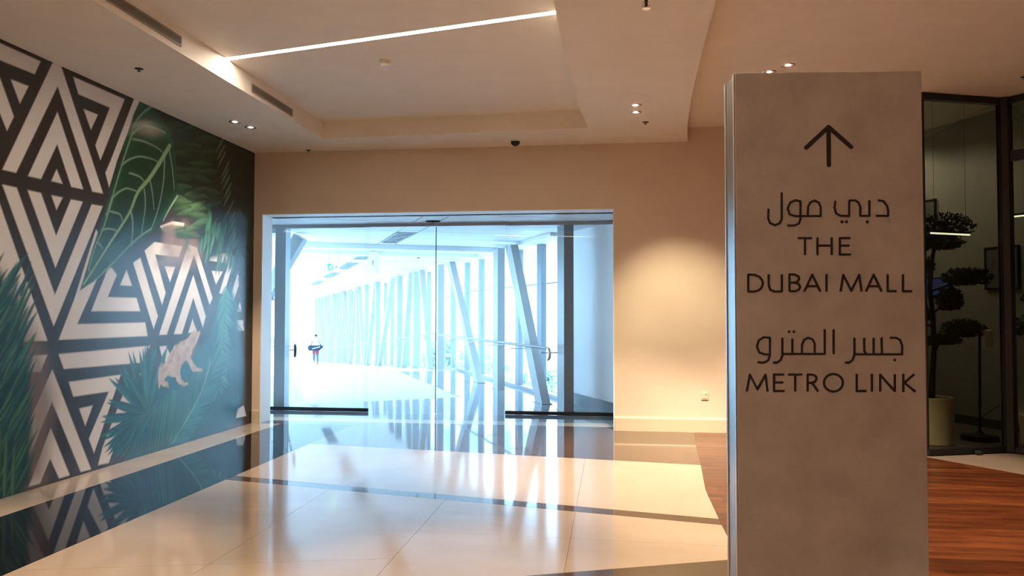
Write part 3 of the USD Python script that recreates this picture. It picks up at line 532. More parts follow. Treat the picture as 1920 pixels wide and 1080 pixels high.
# ------------------------------------------------------------------ the printed mural: one sheet, coloured per vertex (flat print), split where its motifs meet
MU = {
'bands':[[(5584,3793),(6229,3789),(6164,3653),(5588,3650)],[(5895,3526),(6095,3526),(6001,3348)],[(5692,3659),(5778,3503),(5937,3218),(5866,3080),(5787,3209),(5702,3352)],[(6403,3871),(6470,3863),(7116,2742),(6953,2738),(6449,3631),(5975,2744),(5825,2744)],[(6454,3394),(6822,2738),(6657,2734),(6459,3098),(6267,2742),(6112,2741)],[(6458,2865),(6541,2743),(6395,2746)],[(6652,3780),(7430,3780),(7065,3067),(6985,3200),(7195,3631),(6731,3636)],[(6804,3514),(7014,3512),(6916,3337)],[(7604,3859),(7699,3856),(7329,3122),(7208,2816),(7144,2956),(7227,3102)],[(5761,2546),(6389,1296),(5958,1302),(5732,1315),(5694,2579)],[(5828,2620),(5986,2619),(6471,1712),(6949,2611),(7114,2615),(6464,1426)],[(6111,2617),(6271,2616),(6470,2254),(6655,2615),(6820,2617),(6470,1959)],[(6399,2616),(6545,2617),(6468,2492)],[(6531,1299),(7903,1296),(7859,1443),(6777,1442),(6929,1687),(7229,2179),(7019,2373),(6731,1683)],[(7512,2000),(7613,1835),(7410,1834)],[(6971,1565),(7764,1568),(7692,1710),(7217,1708),(7355,1941),(7233,2033)],[(7625,2082),(7749,2144),(8093,1513),(8015,1370)],[(7822,2227),(8007,2338),(8568,2339),(8499,2206),(8021,2201),(8237,1778),(8171,1639)],[(8104,2526),(8353,2611),(8606,2616),(8553,2475),(8158,2478)],[(8209,2079),(8421,2084),(8320,1904)],[(8695,2376),(8888,2349),(9284,1742),(9212,1650),(8827,2256),(8274,1299),(8119,1302)],[(8817,2012),(9123,1506),(9058,1364),(8825,1733),(8586,1300),(8417,1304)],[(8815,1477),(8926,1314),(8725,1311)],[(9194,2303),(9892,2366),(9574,1793),(9449,1804),(9672,2206),(9196,2212)],[(9250,2084),(9538,2092),(9364,1915)],[(9959,2130),(9980,1934),(9774,1620),(9687,1656)],[(10012,1709),(10077,1571),(9941,1570)],[(9858,1448),(10116,1453),(10147,1305),(9817,1321)],[(6532,1169),(7960,1189),(7809,1011),(6607,1027)],[(5962,1176),(6392,1171),(6311,1024),(5966,1036)],[(8133,1171),(8263,1175),(8381,1024),(8211,985)],[(6676,902),(7450,909),(7055,170),(6973,326),(7262,754),(6742,758)],[(6827,635),(7022,643),(6919,455)],[(6457,1035),(7016,21),(6867,26),(6462,742),(6112,132),(5906,131)],[(6452,505),(6716,26),(6575,26),(6454,229),(6334,32),(6198,34)],[(7572,830),(7793,897),(7282,33),(7119,43),(7182,211)],[(9981,246),(10164,275),(10247,117),(9939,129)]],'leaf':[(7699,3851),(7582,3658),(7397,3192),(7251,2861),(7135,2546),(6962,2157),(6805,1761),(6994,1855),(7317,2049),(7623,2256),(7954,2438),(8226,2687),(8449,2935),(8404,3335),(8342,3572),(8176,3706),(7965,3828),(7815,3853)],'veins':[[(7990,3888),(7742,3711),(7631,3597),(7561,3435)],[(7561,3435),(7402,3083),(7250,2710),(7166,2531)],[(7561,3435),(7696,3543),(7824,3598),(8011,3611),(8180,3602)],[(7587,3395),(7777,3414),(7963,3407),(8129,3369)],[(7402,3083),(7556,3181),(7730,3240),(7913,3253),(8036,3245)],[(7536,3025),(7685,3021),(7794,2978)],[(7250,2710),(7375,2803),(7516,2858),(7678,2850)],[(8256,3445),(8336,3195),(8377,2985)],[(8173,3329),(8165,3098),(8116,2862),(8013,2606),(7922,2460)],[(7907,2997),(7951,2869),(7983,2698)],[(7797,2892),(7822,2724),(7789,2532),(7755,2380)],[(7567,2612),(7606,2464),(7587,2265)],[(8448,2921),(8262,2719),(8166,2592)],[(7935,2475),(7755,2385),(7582,2277),(7193,1989),(7002,1861)],[(7102,2368),(7220,2401),(7333,2393)],[(7572,2623),(7610,2464),(7582,2283)],[(7235,2579),(7380,2571),(7424,2510)],[(7067,2237),(7126,2191)],[(7262,2714),(7121,2383),(7010,2194),(6923,1961)]],'midrib':[(8270,3473),(7893,3034),(7678,2835),(7560,2626),(7230,2248),(6853,1821)],'frog':[(8866,1345),(8922,1319),(8994,1326),(8999,1300),(8925,1192),(8833,1103),(8819,1062),(8789,1009),(8853,943),(8934,879),(9047,858),(9073,835),(9016,826),(8841,835),(8809,862),(8753,933),(8706,977),(8668,979),(8595,943),(8566,896),(8560,848),(8585,773),(8645,727),(8736,711),(8745,689),(8676,687),(8647,665),(8609,697),(8542,712),(8490,756),(8474,798),(8395,808),(8311,835),(8263,815),(8236,778),(8313,756),(8329,687),(8286,711),(8266,705),(8218,717),(8169,745),(8151,700),(8123,715),(8117,850),(8130,934),(8183,985),(8210,968),(8264,996),(8304,1057),(8387,1116),(8428,1170),(8514,1183),(8557,1213),(8631,1219),(8721,1249),(8781,1297)],'frogspots':[(8409,1075),(8533,1020),(8267,913),(8632,1194),(8845,1228),(8184,950),(8478,1168),(8206,894),(8348,991),(8725,1116)],'fan':(7869,444),'tips':[(7586,1104),(7759,1149),(7926,1188),(8074,1190),(8244,1134),(7481,983),(7322,842),(7259,667),(7198,495),(7169,335),(7219,149),(7322,51),(7461,47),(7629,39)],'fern':[(9560,1420),(9247,917),(9017,543),(8732,282),(8405,38)]}
ST_ = .0085
gy = np.arange(3.4, YB-.001+ST_, ST_); gy[-1] = YB-.001; gzv = np.arange(0.0, ZS, ST_); gzv[-1] = ZS-.001
GY, GZ = np.meshgrid(gy, gzv, indexing='ij')
COL = np.empty(GY.shape+(3,)); COL[:] = (.034, .030, .029)
REG = np.zeros(GY.shape, np.int8)
def win(x0, x1, z0, z1):
    a, b = np.searchsorted(gy, x0), np.searchsorted(gy, x1); c, d = np.searchsorted(gzv, z0), np.searchsorted(gzv, z1)
    return slice(max(a-1, 0), b+1), slice(max(c-1, 0), d+1)
def blend(w, a, col, reg):
    COL[w] = COL[w]*(1-a[..., None])+a[..., None]*np.asarray(col)
    if reg is not None: REG[w] = np.where(a > .5, reg, REG[w])
def mm(l): return [(a/1000, b/1000) for a, b in l]
def ppoly(pts, col, soft=.006, reg=None, alpha=1.0, tex=None):
    g = sg.Polygon(pts)
    if not g.is_valid: g = g.buffer(0)
    x0, z0, x1, z1 = g.buffer(soft).bounds; w = win(x0, x1, z0, z1)
    if GY[w].size == 0: return
    P = shapely.points(GY[w], GZ[w]); shapely.prepare(g)
    inside = shapely.contains_xy(g, GY[w], GZ[w]); d = shapely.distance(g.boundary, P); d = np.where(inside, d, -d)
    a = np.clip(.5+d/(2*soft), 0, 1)*alpha
    c = np.asarray(col)
    if tex is not None: c = c*tex(GY[w], GZ[w])[..., None]
    blend(w, a, c, reg)
def pstroke(p, q, r0, r1, col, col2=None, reg=None, soft=.007, alpha=1.0, bulge=0):
    """tapering blade from p to q; bulge widens it in the middle"""
    p, q = np.array(p, float), np.array(q, float); R = max(r0, r1)+bulge+soft
    w = win(min(p[0], q[0])-R, max(p[0], q[0])+R, min(p[1], q[1])-R, max(p[1], q[1])+R)
    X, Z = GY[w]-p[0], GZ[w]-p[1]
    if X.size == 0: return
    d = q-p; L2 = d@d+1e-9; t = np.clip((X*d[0]+Z*d[1])/L2, 0, 1); dist = np.hypot(X-t*d[0], Z-t*d[1])
    rad = r0+(r1-r0)*t+bulge*4*t*(1-t)
    a = np.clip(.5+(rad-dist)/(2*soft), 0, 1)*alpha
    c = np.asarray(col, float)
    side = np.clip((X*d[1]-Z*d[0])/math.sqrt(L2)/np.maximum(rad, 1e-4)*.5+.5, 0, 1)[..., None]
    if col2 is not None: c = c*(1-side)+np.asarray(col2)*side
    blend(w, a, c, reg)
def ppath(pts, r0, r1, col, reg=None, soft=.006):
    P = np.array(pts); n = 4*(len(P)-1)+1; t = np.linspace(0, len(P)-1, n)
    from scipy.interpolate import PchipInterpolator
    Q = np.stack([PchipInterpolator(np.arange(len(P)), P[:, k])(t) for k in (0, 1)], 1) if len(P) > 2 else P
    for i in range(len(Q)-1):
        f0, f1 = i/(len(Q)-1), (i+1)/(len(Q)-1); pstroke(Q[i], Q[i+1], r0+(r1-r0)*f0, r0+(r1-r0)*f1, col, reg=reg, soft=soft)
WH = (.70, .665, .625)
rnd = random.Random(11)
for b in MU['bands']: ppoly(mm(b), WH, .006)
# soft brown shade that the artwork prints beside its leaves
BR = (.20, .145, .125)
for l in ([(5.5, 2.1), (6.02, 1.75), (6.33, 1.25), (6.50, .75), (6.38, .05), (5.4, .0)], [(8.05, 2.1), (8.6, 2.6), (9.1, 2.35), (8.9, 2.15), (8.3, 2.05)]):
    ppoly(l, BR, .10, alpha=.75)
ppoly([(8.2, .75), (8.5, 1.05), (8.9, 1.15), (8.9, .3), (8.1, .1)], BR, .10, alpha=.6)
# dark foliage, upper right and the right-hand margin
DG = (.014, .026, .017)
ppoly([(7.72, 3.9), (10.5, 3.9), (10.5, .75), (10.26, .62), (10.16, 1.9), (9.75, 2.36), (9.45, 2.28), (9.15, 2.20), (8.95, 2.42), (8.80, 2.66), (8.62, 2.78), (8.3, 3.0), (7.9, 3.2)], DG, .05, 5)
tex = lambda X, Z: .6+.9*meshkit.fbm(np.stack([X*5, Z*9, 0*X], -1), 4)
for k in range(46):                                        # ruffled leaves
    y, z = rnd.uniform(8.50, 9.45), rnd.uniform(2.45, 3.75); L = rnd.uniform(.30, .58); g = rnd.uniform(.6, 1.3)*(1.35 if z < 3 else .8)
    pstroke((y-L, z-rnd.uniform(-.02, .10)), (y+.05, z+rnd.uniform(.0, .10)), .012, .006, (.045*g, .10*g, .050*g), (.010, .026, .016), 5, .016, .8, .036)
for k in range(60):
    y, z = rnd.uniform(9.0, 9.85), rnd.uniform(2.15, 2.75); L = rnd.uniform(.12, .25); g = rnd.uniform(.6, 1.4)
    pstroke((y, z+L*.6), (y-L*.35, z-L*.5), .008, .004, (.06*g, .17*g, .10*g), (.02, .075, .05), 5, .012, .85, .026)
for k in range(15):                                        # hanging fern tips
    z = 3.75-k*.105+rnd.uniform(-.03, .03); y = 9.33+.03*k+rnd.uniform(-.04, .04)
    pstroke((y+.20, z+.14), (y, z-.10), .012, .002, (.16, .23, .12), (.025, .04, .025), 5, .010, .85, .014)
for k in range(70):
    y, z = rnd.uniform(9.95, 10.42), rnd.uniform(.7, 3.6); L = rnd.uniform(.10, .22); g = rnd.uniform(.5, 1.3)
    pstroke((y+.05, z-.02), (y-L*.7, z+L*.5), .006, .002, (.042*g, .05*g, .022*g), (.012, .016, .01), 5, .012, .8, .012)
ppoly([(8.18, 2.52), (8.36, 2.60), (8.42, 2.40), (8.34, 2.22), (8.15, 2.25)], BR, .06, None, .8)
ppoly([(8.62, 2.46), (8.72, 2.44), (8.72, 2.30), (8.62, 2.28)], (.03, .08, .06), .05, None, .7)
# big veined leaf
LF = mm(MU['leaf'])
ppoly(LF, (.014, .072, .038), .008, 1, tex=tex)
ppoly([(a*.86+8.15*.14, b*.86+2.75*.14) for a, b in LF], (.009, .046, .022), .05, 1, .7)
for v in MU['veins']: ppath(mm(v), .011, .006, (.21, .36, .24), 1)
ppath(mm(MU['midrib']), .028, .009, (.27, .44, .22), 1)
# left palm: blades rising to the right
ppoly([(3.3, 2.6), (5.2, 2.3), (5.80, 1.93), (6.00, 1.60), (6.16, 1.15), (6.20, .70), (6.22, .1), (6.1, -.02), (3.3, -.02)], (.008, .050, .050), .04, 2)
for k in range(150):
    y, z = rnd.uniform(4.2, 6.02), rnd.uniform(-.05, 1.75); L = rnd.uniform(.25, .50); an = math.radians(rnd.uniform(46, 62)); g = rnd.uniform(.45, 1.5)
    lim = 6.36-.28*max(0, z+L*math.sin(an)-.9); L = min(L, max(.08, (lim-y)/math.cos(an)))
    pstroke((y, z), (y+L*math.cos(an), z+L*math.sin(an)), .010, .002, (.020*g, .125*g, .095*g), (.006, .05, .05), 2, .007, .9, .016)
for k in range(64):
    z = .02+k*.028; y = 5.86+.20*math.sin(k*1.7); L = .36; an = math.radians(rnd.uniform(48, 60))
    pstroke((y, z), (min(y+L*math.cos(an), 6.42-.25*max(0, z-.7)), z+L*math.sin(an)), .012, .002, (.025+.025*(k%3), .11+.05*(k%3), .10+.02*(k%2)), (.005, .04, .042), 2, .006, .95, .013)
for y in (5.86, 5.93, 6.02): pstroke((y, .02), (y+.01, .62-.12*(y-5.86)/.1), .016, .003, (.09, .20, .11), (.02, .075, .05), 2, .008, 1, .012)
# undergrowth, hanging blades, fan palm, fern
ppoly([(7.62, -.02), (7.7, .25), (7.95, .75), (8.35, .92), (8.75, 1.0), (9.2, 1.25), (9.5, 1.65), (9.75, 1.95), (9.93, 1.6), (10.12, .9), (10.16, .45), (9.85, .05), (9.6, -.02)], (.004, .085, .11), .05, 4)
for k in range(70):                                        # pale plume of the fern
    z = 1.9-k*.019; y = 9.62-.30*(1.9-z)**1.2*.35+rnd.uniform(-.02, .02); s = 1 if k % 2 else -1; g = rnd.uniform(.8, 1.2)
    pstroke((y, z), (y+s*rnd.uniform(.10, .24), z-.22 if s < 0 else z-.10), .010, .002, (.10*g, .36*g, .27*g), (.02, .17, .165), 4, .010, .85, .010)
FR = mm(MU['fern'])[1:]
fr = np.array(FR); tt = np.linspace(0, len(fr)-1, 60); RP = np.stack([np.interp(tt, np.arange(len(fr)), fr[:, k]) for k in (0, 1)], 1)
for i, (y, z) in enumerate(RP):
    g = rnd.uniform(.7, 1.25); L = .62-.25*i/60
    pstroke((y, z), (y+L, z-.02+.20*(1-i/60)-.05*rnd.random()), .012, .002, (.025*g, .21*g, .21*g), (.002, .040, .062), 4, .007, .95, .015)
for i in range(60):
    y = 8.06+i*.025; z = .50+.55*(i/60)+rnd.uniform(-.05, .06); g = rnd.uniform(.6, 1.4); zb = max(-.02, np.interp(y-.18, [8.2, 8.5, 9.1, 9.6], [-.02, .08, .62, 1.2]))
    pstroke((y, z), (y-.12, zb), .011, .003, (.045*g, .26*g, .19*g), (.002, .055, .075), 3, .006, .95, .012)
ppath(FR, .010, .007, (.16, .34, .28), 4)
FC = np.array(MU['fan'])/1000
for k, t in enumerate(mm(MU['tips'])):
    for j in range(3):
        q = np.array(t)+(np.array([rnd.uniform(-.07, .07), rnd.uniform(-.07, .07)]) if j else 0); g = rnd.uniform(.6, 1.2)
        pstroke(FC+np.array([.10*rnd.random(), .1*(rnd.random()-.5)]), q, .012, .002, (.016*g, .17*g, .175*g), (.002, .040, .056), 3, .006, 1, .030)
for k in range(20):
    an = rnd.uniform(0, 6.28); pstroke(FC+[.06, 0], FC+[.06+.28*math.cos(an), .28*math.sin(an)], .006, .002, (.045, .16, .155), (.012, .06, .065), 3, .005, .9, .006)
for k in range(16):
    y = 7.60+k*.045; pstroke((y, -.02), (y-.16+.02*k, .28), .010, .002, (.020, .10, .085), (.008, .04, .042), 3, .006, .9, .010)
# frog
ftex = lambda X, Z: .78+.5*meshkit.fbm(np.stack([X*14, Z*14, 0*X], -1), 3)
ppoly(mm(MU['frog']), (.50, .375, .285), .008, 6, tex=ftex)
for a, b in mm(MU['frogspots']): ppoly(shapely.affinity.rotate(shapely.affinity.scale(sg.Point(a, b).buffer(.022), 1.7, .7), rnd.uniform(20, 75)).exterior.coords[:], (.24, .165, .12), .018, 6, .65)
mural = thing('wall_mural', 'large glossy printed mural of black and white triangles, jungle leaves and a frog', 'mural', (XL, 0, 0))
MATS['print'] = usdkit.material(stage, '/World/Looks/print', {'a': ('attribute', {'attribute': 'displayColor'}), 'p': ('principled_bsdf', {'roughness': .235, 'specular_ior_level': .36})}, [('a.color', 'p.base_color')], surface='p.BSDF')
ny, nz = GY.shape
idx = np.arange(ny*nz).reshape(ny, nz)
quads = np.stack([idx[:-1, :-1], idx[1:, :-1], idx[1:, 1:], idx[:-1, 1:]], -1).reshape(-1, 4)
qreg = REG[:-1, :-1].reshape(-1)
VERT = np.stack([0*GY, GY, GZ], -1).reshape(-1, 3); VC = COL.reshape(-1, 3)
for k, nm in enumerate(['striped_print', 'veined_leaf', 'left_palm', 'fan_palm', 'fern', 'dark_foliage', 'frog']):
    q = quads[qreg == k]; ids, inv = np.unique(q, return_inverse=True); q = inv.reshape(q.shape)
    f = np.vstack([q[:, [0, 1, 2]], q[:, [0, 2, 3]]])
    m = UsdGeom.Mesh.Define(stage, str(mural.GetPath())+'/'+nm.replace('left_palm', 'palm_leaf'))
    m.CreatePointsAttr(Vt.Vec3fArray.FromNumpy(VERT[ids].astype(np.float32))); m.CreateFaceVertexCountsAttr(Vt.IntArray.FromNumpy(np.full(len(f), 3, np.int32)))
    m.CreateFaceVertexIndicesAttr(Vt.IntArray.FromNumpy(f.astype(np.int32).ravel())); m.CreateSubdivisionSchemeAttr('none')
    UsdGeom.PrimvarsAPI(m).CreatePrimvar('displayColor', Sdf.ValueTypeNames.Color3fArray, 'vertex').Set(Vt.Vec3fArray.FromNumpy(VC[ids].astype(np.float32)))
    UsdShade.MaterialBindingAPI.Apply(m.GetPrim()).Bind(MATS['print'])
    lab = {1: 'printed dark green leaf with pale veins', 6: 'printed pale speckled frog', 3: 'printed teal fan palm'}.get(k)
    if lab: m.GetPrim().SetCustomDataByKey('label', lab)
obj('backing_sheet', box(-.003, -.0008, 3.4, YB-.001, 0, ZS-.001), 'vent_dark', mural)

# ------------------------------------------------------------------ the dark shop behind glass, right
A, C = np.array([3.44, 9.08]), np.array([4.45, 9.43]); Rdir = np.array([.6, -.8]); E_ = C+Rdir*4.24
ws = thing('wall_shop', kind='structure')
wd = np.array([.39, -.92])/math.hypot(.39, .92); PWp = np.array([4.91, 11.8]); ZI = 4.32
pa, pb = PWp+wd*5.2, PWp-wd*2.6
obj('rear_face', wallbox(tuple(pa), tuple(pb), -.12, -.012, ZI), 'shop_wall', ws)
wn = np.array([wd[1], -wd[0]])                            # towards the shop
obj('skirting', wallbox(tuple(pa+wn*.002), tuple(pb+wn*.002), .016, 0, .12), 'shop_skirting', ws)
obj('side_face', box(3.20, 3.358, YB, 14.2, -.012, ZI), 'shop_wall', ws); obj('end_face', box(3.2, 4.3, 14.2, 14.3, -.012, ZI), 'shop_wall', ws)
struct('shop_slab', prism(shop_zone.buffer(.1), ZI, ZI+.1), 'plaster', ceiling)
struct('shop_fascia', prism(sg.LineString([tuple(A), tuple(C), tuple(E_)]).buffer(.02, cap_style=2, join_style=2), ZC-.02, ZI), 'plaster', ceiling)
gf = thing('window_5', kind='structure'); gl = (C-A)/np.linalg.norm(C-A)
def gpane(p, q, nm='pane'):
    d = (q-p)/np.linalg.norm(q-p); obj(nm, wallbox(tuple(p+d*.02), tuple(q-d*.06), .010, .06, ZC-.075), 'shop_glass', gf)
gpane(A, C); gpane(C+Rdir*.05, E_-Rdir*.0)
AS = np.array([3.40, YB-.002])
obj('pane', wallbox(tuple(A+np.array([-.002, .03])), tuple(AS), .010, .06, ZC-.075), 'shop_glass', gf)
def rail(nm, pts, w, z0, z1): obj(nm, prism(sg.LineString([tuple(p) for p in pts]).buffer(w/2, cap_style=2, join_style=2), z0, z1), 'black_metal', gf)
rail('top_rail', [A-gl*.02, C, E_], .07, ZC-.08, ZC-.004); rail('bottom_rail', [A-gl*.01, C, E_], .07, .001, .065)
rail('top_rail', [A+np.array([0, .04]), AS], .05, ZC-.08, ZC-.004); rail('bottom_rail', [A+np.array([0, .04]), AS], .05, .001, .065)
obj('corner_post', prism(sg.Point(*C).buffer(.085, quad_segs=2), .001, ZC-.003), 'black_metal', gf); obj('end_post', prism(sg.Point(*A).buffer(.016), .001, ZC-.003), 'black_metal', gf)
rail('cross_bar', [C+Rdir*.03, C+Rdir*4.2], .05, 3.28, 3.40)
obj('door_stop', box(3.99, 4.05, 9.19, 9.25, 0, .035, .006), 'dark_rubber', gf)
downlight((3.70, 12.6, ZI), 'unseen ceiling lamp in the rear of the dark shop, placed to brighten its walls', 2600, 78)  # unseen lamps behind the pillar, placed to brighten the shop interior
downlight((3.72, 11.0, ZI), 'unseen ceiling lamp in the front of the dark shop, placed to brighten its walls', 1200, 78)
# planter with a clipped cloud tree
pt = thing('potted_tree', 'dark cloud-pruned tree in a tall cream round planter behind the shop glass', 'potted tree', (3.79, 9.86, 0))
obj('planter', lathe([(0, .002), (.205, .002), (.222, .02), (.235, .30), (.232, .555), (.222, .562), (.214, .555), (.21, .50), (0, .50)], 40), 'pot_cream', pt, smooth=30)
obj('soil', lathe([(0, .49), (.209, .49), (.209, .515), (.1, .53), (0, .53)], 24), 'soil', pt, smooth=True)
trunk = [(0, 0, .51), (.01, 0, .8), (.04, .01, 1.15), (.03, .0, 1.5), (.0, .01, 1.85), (.03, 0, 2.2), (.08, .0, 2.5)]
tr_ = obj('trunk', tube(trunk, [.036, .033, .03, .028, .026, .022, .016], 10), 'bark', pt, smooth=True)
clumps = [((.17, 0, 2.60), (.34, .26, .17)), ((.10, .02, 2.40), (.30, .22, .10)), ((.42, .0, 1.99), (.29, .22, .12)), ((.22, 0, 1.72), (.15, .13, .16)), ((.36, .0, 1.37), (.25, .2, .12)), ((-.18, 0, 2.12), (.24, .2, .17)), ((-.2, 0, 1.55), (.22, .2, .13)), ((.12, .0, 1.24), (.22, .16, .07))]
for c, e in clumps: obj('branch', tube([(.02, 0, c[2]-.16), (c[0]*.5+.01, c[1]*.5, c[2]-.09), c], [.014, .011, .006], 7), 'bark', tr_, smooth=True)
lr = np.random.default_rng(3)
def leafball(c, e, n, size):
    d = lr.normal(size=(n, 3)); d /= np.linalg.norm(d, axis=1, keepdims=True); p = np.array(c)+d*np.array(e)*(lr.random((n, 1))**.4); p[:, 2] = np.maximum(p[:, 2], c[2]-e[2]*.75+lr.random(n)*.03)
    a = lr.normal(size=(n, 3)); a /= np.linalg.norm(a, axis=1, keepdims=True); b = np.cross(a, lr.normal(size=(n, 3))); b /= np.linalg.norm(b, axis=1, keepdims=True)
    s = size*(.7+.6*lr.random((n, 1))); v = np.stack([p-a*s, p+b*s*.45, p+a*s, p-b*s*.45], 1).reshape(-1, 3); i = np.arange(n)[:, None]*4
    return v, np.vstack([i+[0, 1, 2], i+[0, 2, 3]])
for c, e in clumps: obj('foliage', leafball(c, e, 900, .028), 'tree_leaf', pt, kind='stuff')
t2 = thing('potted_tree', 'second dark tree with a white pot, cut by the right edge of the picture', 'potted tree', (5.02, 9.86, 0))
obj('planter', lathe([(0, .002), (.20, .002), (.22, .02), (.25, .36), (.24, .37), (.225, .36), (.22, .32), (0, .32)], 32), 'pot_cream', t2, smooth=30); obj('soil', lathe([(0, .31), (.22, .31), (.22, .33), (0, .34)], 20), 'soil', t2)
obj('trunk', tube([(0, 0, .32), (.03, 0, .8), (-.02, 0, 1.3), (0, 0, 1.7)], [.03, .026, .022, .014], 8), 'bark', t2, smooth=True)
for c, e in (((-.12, 0, 1.40), (.30, .25, .14)), ((.1, 0, 1.75), (.3, .25, .16))): obj('foliage', leafball(c, e, 900, .028), 'tree_leaf', t2, kind='stuff')
fl = thing('floor_lamp', 'slim black floor lamp with a heavy round base inside the shop', 'floor lamp', (4.49, 10.25, 0))
obj('base', lathe([(0, .001), (.205, .001), (.215, .02), (.20, .06), (.05, .085), (.02, .12), (0, .12)], 36), 'black_metal', fl, smooth=30); obj('pole', tube([(0, 0, .1), (.01, 0, .6), (.02, 0, 1.30), (.04, 0, 1.37), (.09, 0, 1.385), (.115, 0, 1.36)], .016, 10), 'black_metal', fl, smooth=40)
obj('shade', moved(lathe([(.045, 0), (.052, .0), (.052, .20), (.03, .225), (0, .225), (0, .215), (.045, .195), (.045, 0)], 24), (.118, 0, 1.14)), 'white_plastic', fl, smooth=30); obj('cable', tube([(.0, -.01, .26), (.10, .0, .34), (.25, .02, .43)], .006, 6), 'dark_rubber', fl)
def pendant(p, q, lab):
    p, q = np.array(p), np.array(q); m = (p+q)/2; t = thing('pendant_lamp', lab, 'pendant lamp', m); d = (q-p)/2
    obj('light_bar', tube([-d, d], .011, 8), 'pendant_glow', t); obj('housing', tube([-d*1.01+[0, 0, .022], d*1.01+[0, 0, .022]], .014, 8), 'black_metal', t)
    for k in (-.8, .8): obj('cord', tube([d*k+[0, 0, .03], d*k+[0, 0, ZI-m[2]]], .002, 5), 'black_metal', t)
pendant((3.705, 9.60, 2.50), (4.146, 9.62, 2.475), 'thin glowing pendant bar in front of the dark tree crown')
pendant((4.95, 10.42, 2.77), (5.45, 10.10, 2.80), 'thin glowing pendant bar right of the black corner post')
def picture(s0, s1, z0, z1, lab):
    o = PWp+wd*(s0+s1)/2+wn*.004; t = thing('framed_picture', lab, 'picture', (o[0], o[1], (z0+z1)/2), math.degrees(math.atan2(wd[1], wd[0])))
    h, v = (s1-s0)/2, (z1-z0)/2; sgn = 1 if (wn @ np.array([-math.sin(math.atan2(wd[1], wd[0])), math.cos(math.atan2(wd[1], wd[0]))])) > 0 else -1
    y0, y1 = (0, .03) if sgn > 0 else (-.03, 0)
    obj('frame', upright(sg.box(-h, -v, h, v).difference(sg.box(-h+.02, -v+.025, h-.02, v-.025)), y0, y1), 'black_metal', t)
    ym = (y0+y1)/2; obj('mat_board', box(-h+.02, h-.02, ym-.004, ym+.004, -v+.025, v-.025), 'picture_mat', t)
    obj('print', box(-h*.62, h*.62, ym-.006, ym+.006, -v*.66, v*.66), 'picture_print', t)
picture(-.95, -.35, 2.70, 3.26, 'dark framed picture beside the sign pillar, partly hidden by the tree'); picture(.48, 1.0, 1.88, 2.46, 'dark framed picture behind the black corner post of the shop')
o = PWp+wd*-.32+wn*.01
sc = thing('reflection_panel', 'small dim blue screen behind the tree trunk, standing in for a reflection', 'screen', (o[0], o[1], 1.95), math.degrees(math.atan2(wd[1], wd[0])))  # blue reflection in the glass, modelled as a dim glowing panel
obj('panel_rim', box(-.24, .24, -.02, .02, -.14, .14, .006), 'black_metal', sc); obj('glow_face', box(-.22, .22, -.023, .023, -.12, .12), 'reflection_blue', sc)
for k in range(3): obj('reflected_line', box(-.15, .08-.03*k, -.025, .025, .05-.05*k, .062-.05*k), 'picture_mat', sc)  # pale lines within the same reflection

# ------------------------------------------------------------------ the person on the ramp, with a sports bag
pp = cp(32.7, -1.66, gz(32.7)); FACE = 21
def body(bones, edge=.02):
    out = m3.Manifold()
    for a, ra, b, rb in bones:
        out += m3.Manifold.batch_hull([m3.Manifold.sphere(ra, 14).translate(tuple(a)), m3.Manifold.sphere(rb, 14).translate(tuple(b))])
    m = tm(out.refine_to_length(edge)); m = trimesh.Trimesh(m.vertices, m.faces, process=True); trimesh.smoothing.filter_taubin(m, iterations=8); return m
ps = thing('person', 'person in a white top and red shorts carrying a navy bag on the ramp', 'person', pp, FACE)
hipL, hipR = (-.09, 0, .90), (.09, 0, .90); knL, knR = (-.10, -.05, .49), (.10, .03, .49); anL, anR = (-.10, .05, .09), (.11, -.12, .09)
B_ = [((0, 0, 1.0), .125, (0, 0, 1.18), .12), ((0, 0, 1.18), .12, (0, 0, 1.36), .13), ((-.15, 0, 1.38), .06, (.15, 0, 1.38), .06), ((0, 0, 1.38), .062, (0, -.01, 1.50), .052), ((0, -.02, 1.60), .085, (0, -.01, 1.64), .088), ((0, -.055, 1.54), .045, (0, -.03, 1.60), .07), ((0, -.105, 1.585), .012, (0, -.095, 1.605), .012),
      (hipL, .10, hipR, .10), ((0, 0, 1.0), .12, (0, 0, .90), .12)]
for sd_, h, k, a in ((-1, hipL, knL, anL), (1, hipR, knR, anR)):
    B_ += [(h, .085, k, .055), (k, .055, a, .036), (a, .036, (a[0], a[1]-.12, .04), .03)]
    S_, E1, Wr = (sd_*.19, 0, 1.37), (sd_*.30, -.02, 1.13), (sd_*.33, -.22, 1.08)
    B_ += [((sd_*.15, 0, 1.38), .058, S_, .05), (S_, .05, E1, .038), (E1, .038, Wr, .027), (Wr, .027, (sd_*.33, -.30, 1.07), .034)]
    for j in range(4):
        x = sd_*(.355-.018*j); B_ += [((x, -.31, 1.08-.008*j), .011, (x-.01*sd_, -.35, 1.06), .0095), ((x-.01*sd_, -.35, 1.06), .0095, (x-.012*sd_, -.345, 1.03), .009)]
    B_ += [((sd_*.31, -.27, 1.085), .013, (sd_*.28, -.31, 1.09), .010)]
obj('body', body(B_), 'skin', ps, smooth=True)
obj('hair', body([((0, .0, 1.66), .096, (0, .02, 1.62), .092), ((0, .045, 1.62), .07, (0, .05, 1.55), .05)]), 'hair', ps, smooth=True)
obj('shirt', body([((0, 0, 1.02), .14, (0, 0, 1.20), .135), ((0, 0, 1.20), .135, (0, 0, 1.37), .142), ((-.155, 0, 1.375), .07, (.155, 0, 1.375), .07)]+[((s*.155, 0, 1.375), .068, (s*.265, -.01, 1.21), .058) for s in (-1, 1)]), 'cloth_white', ps, smooth=True)
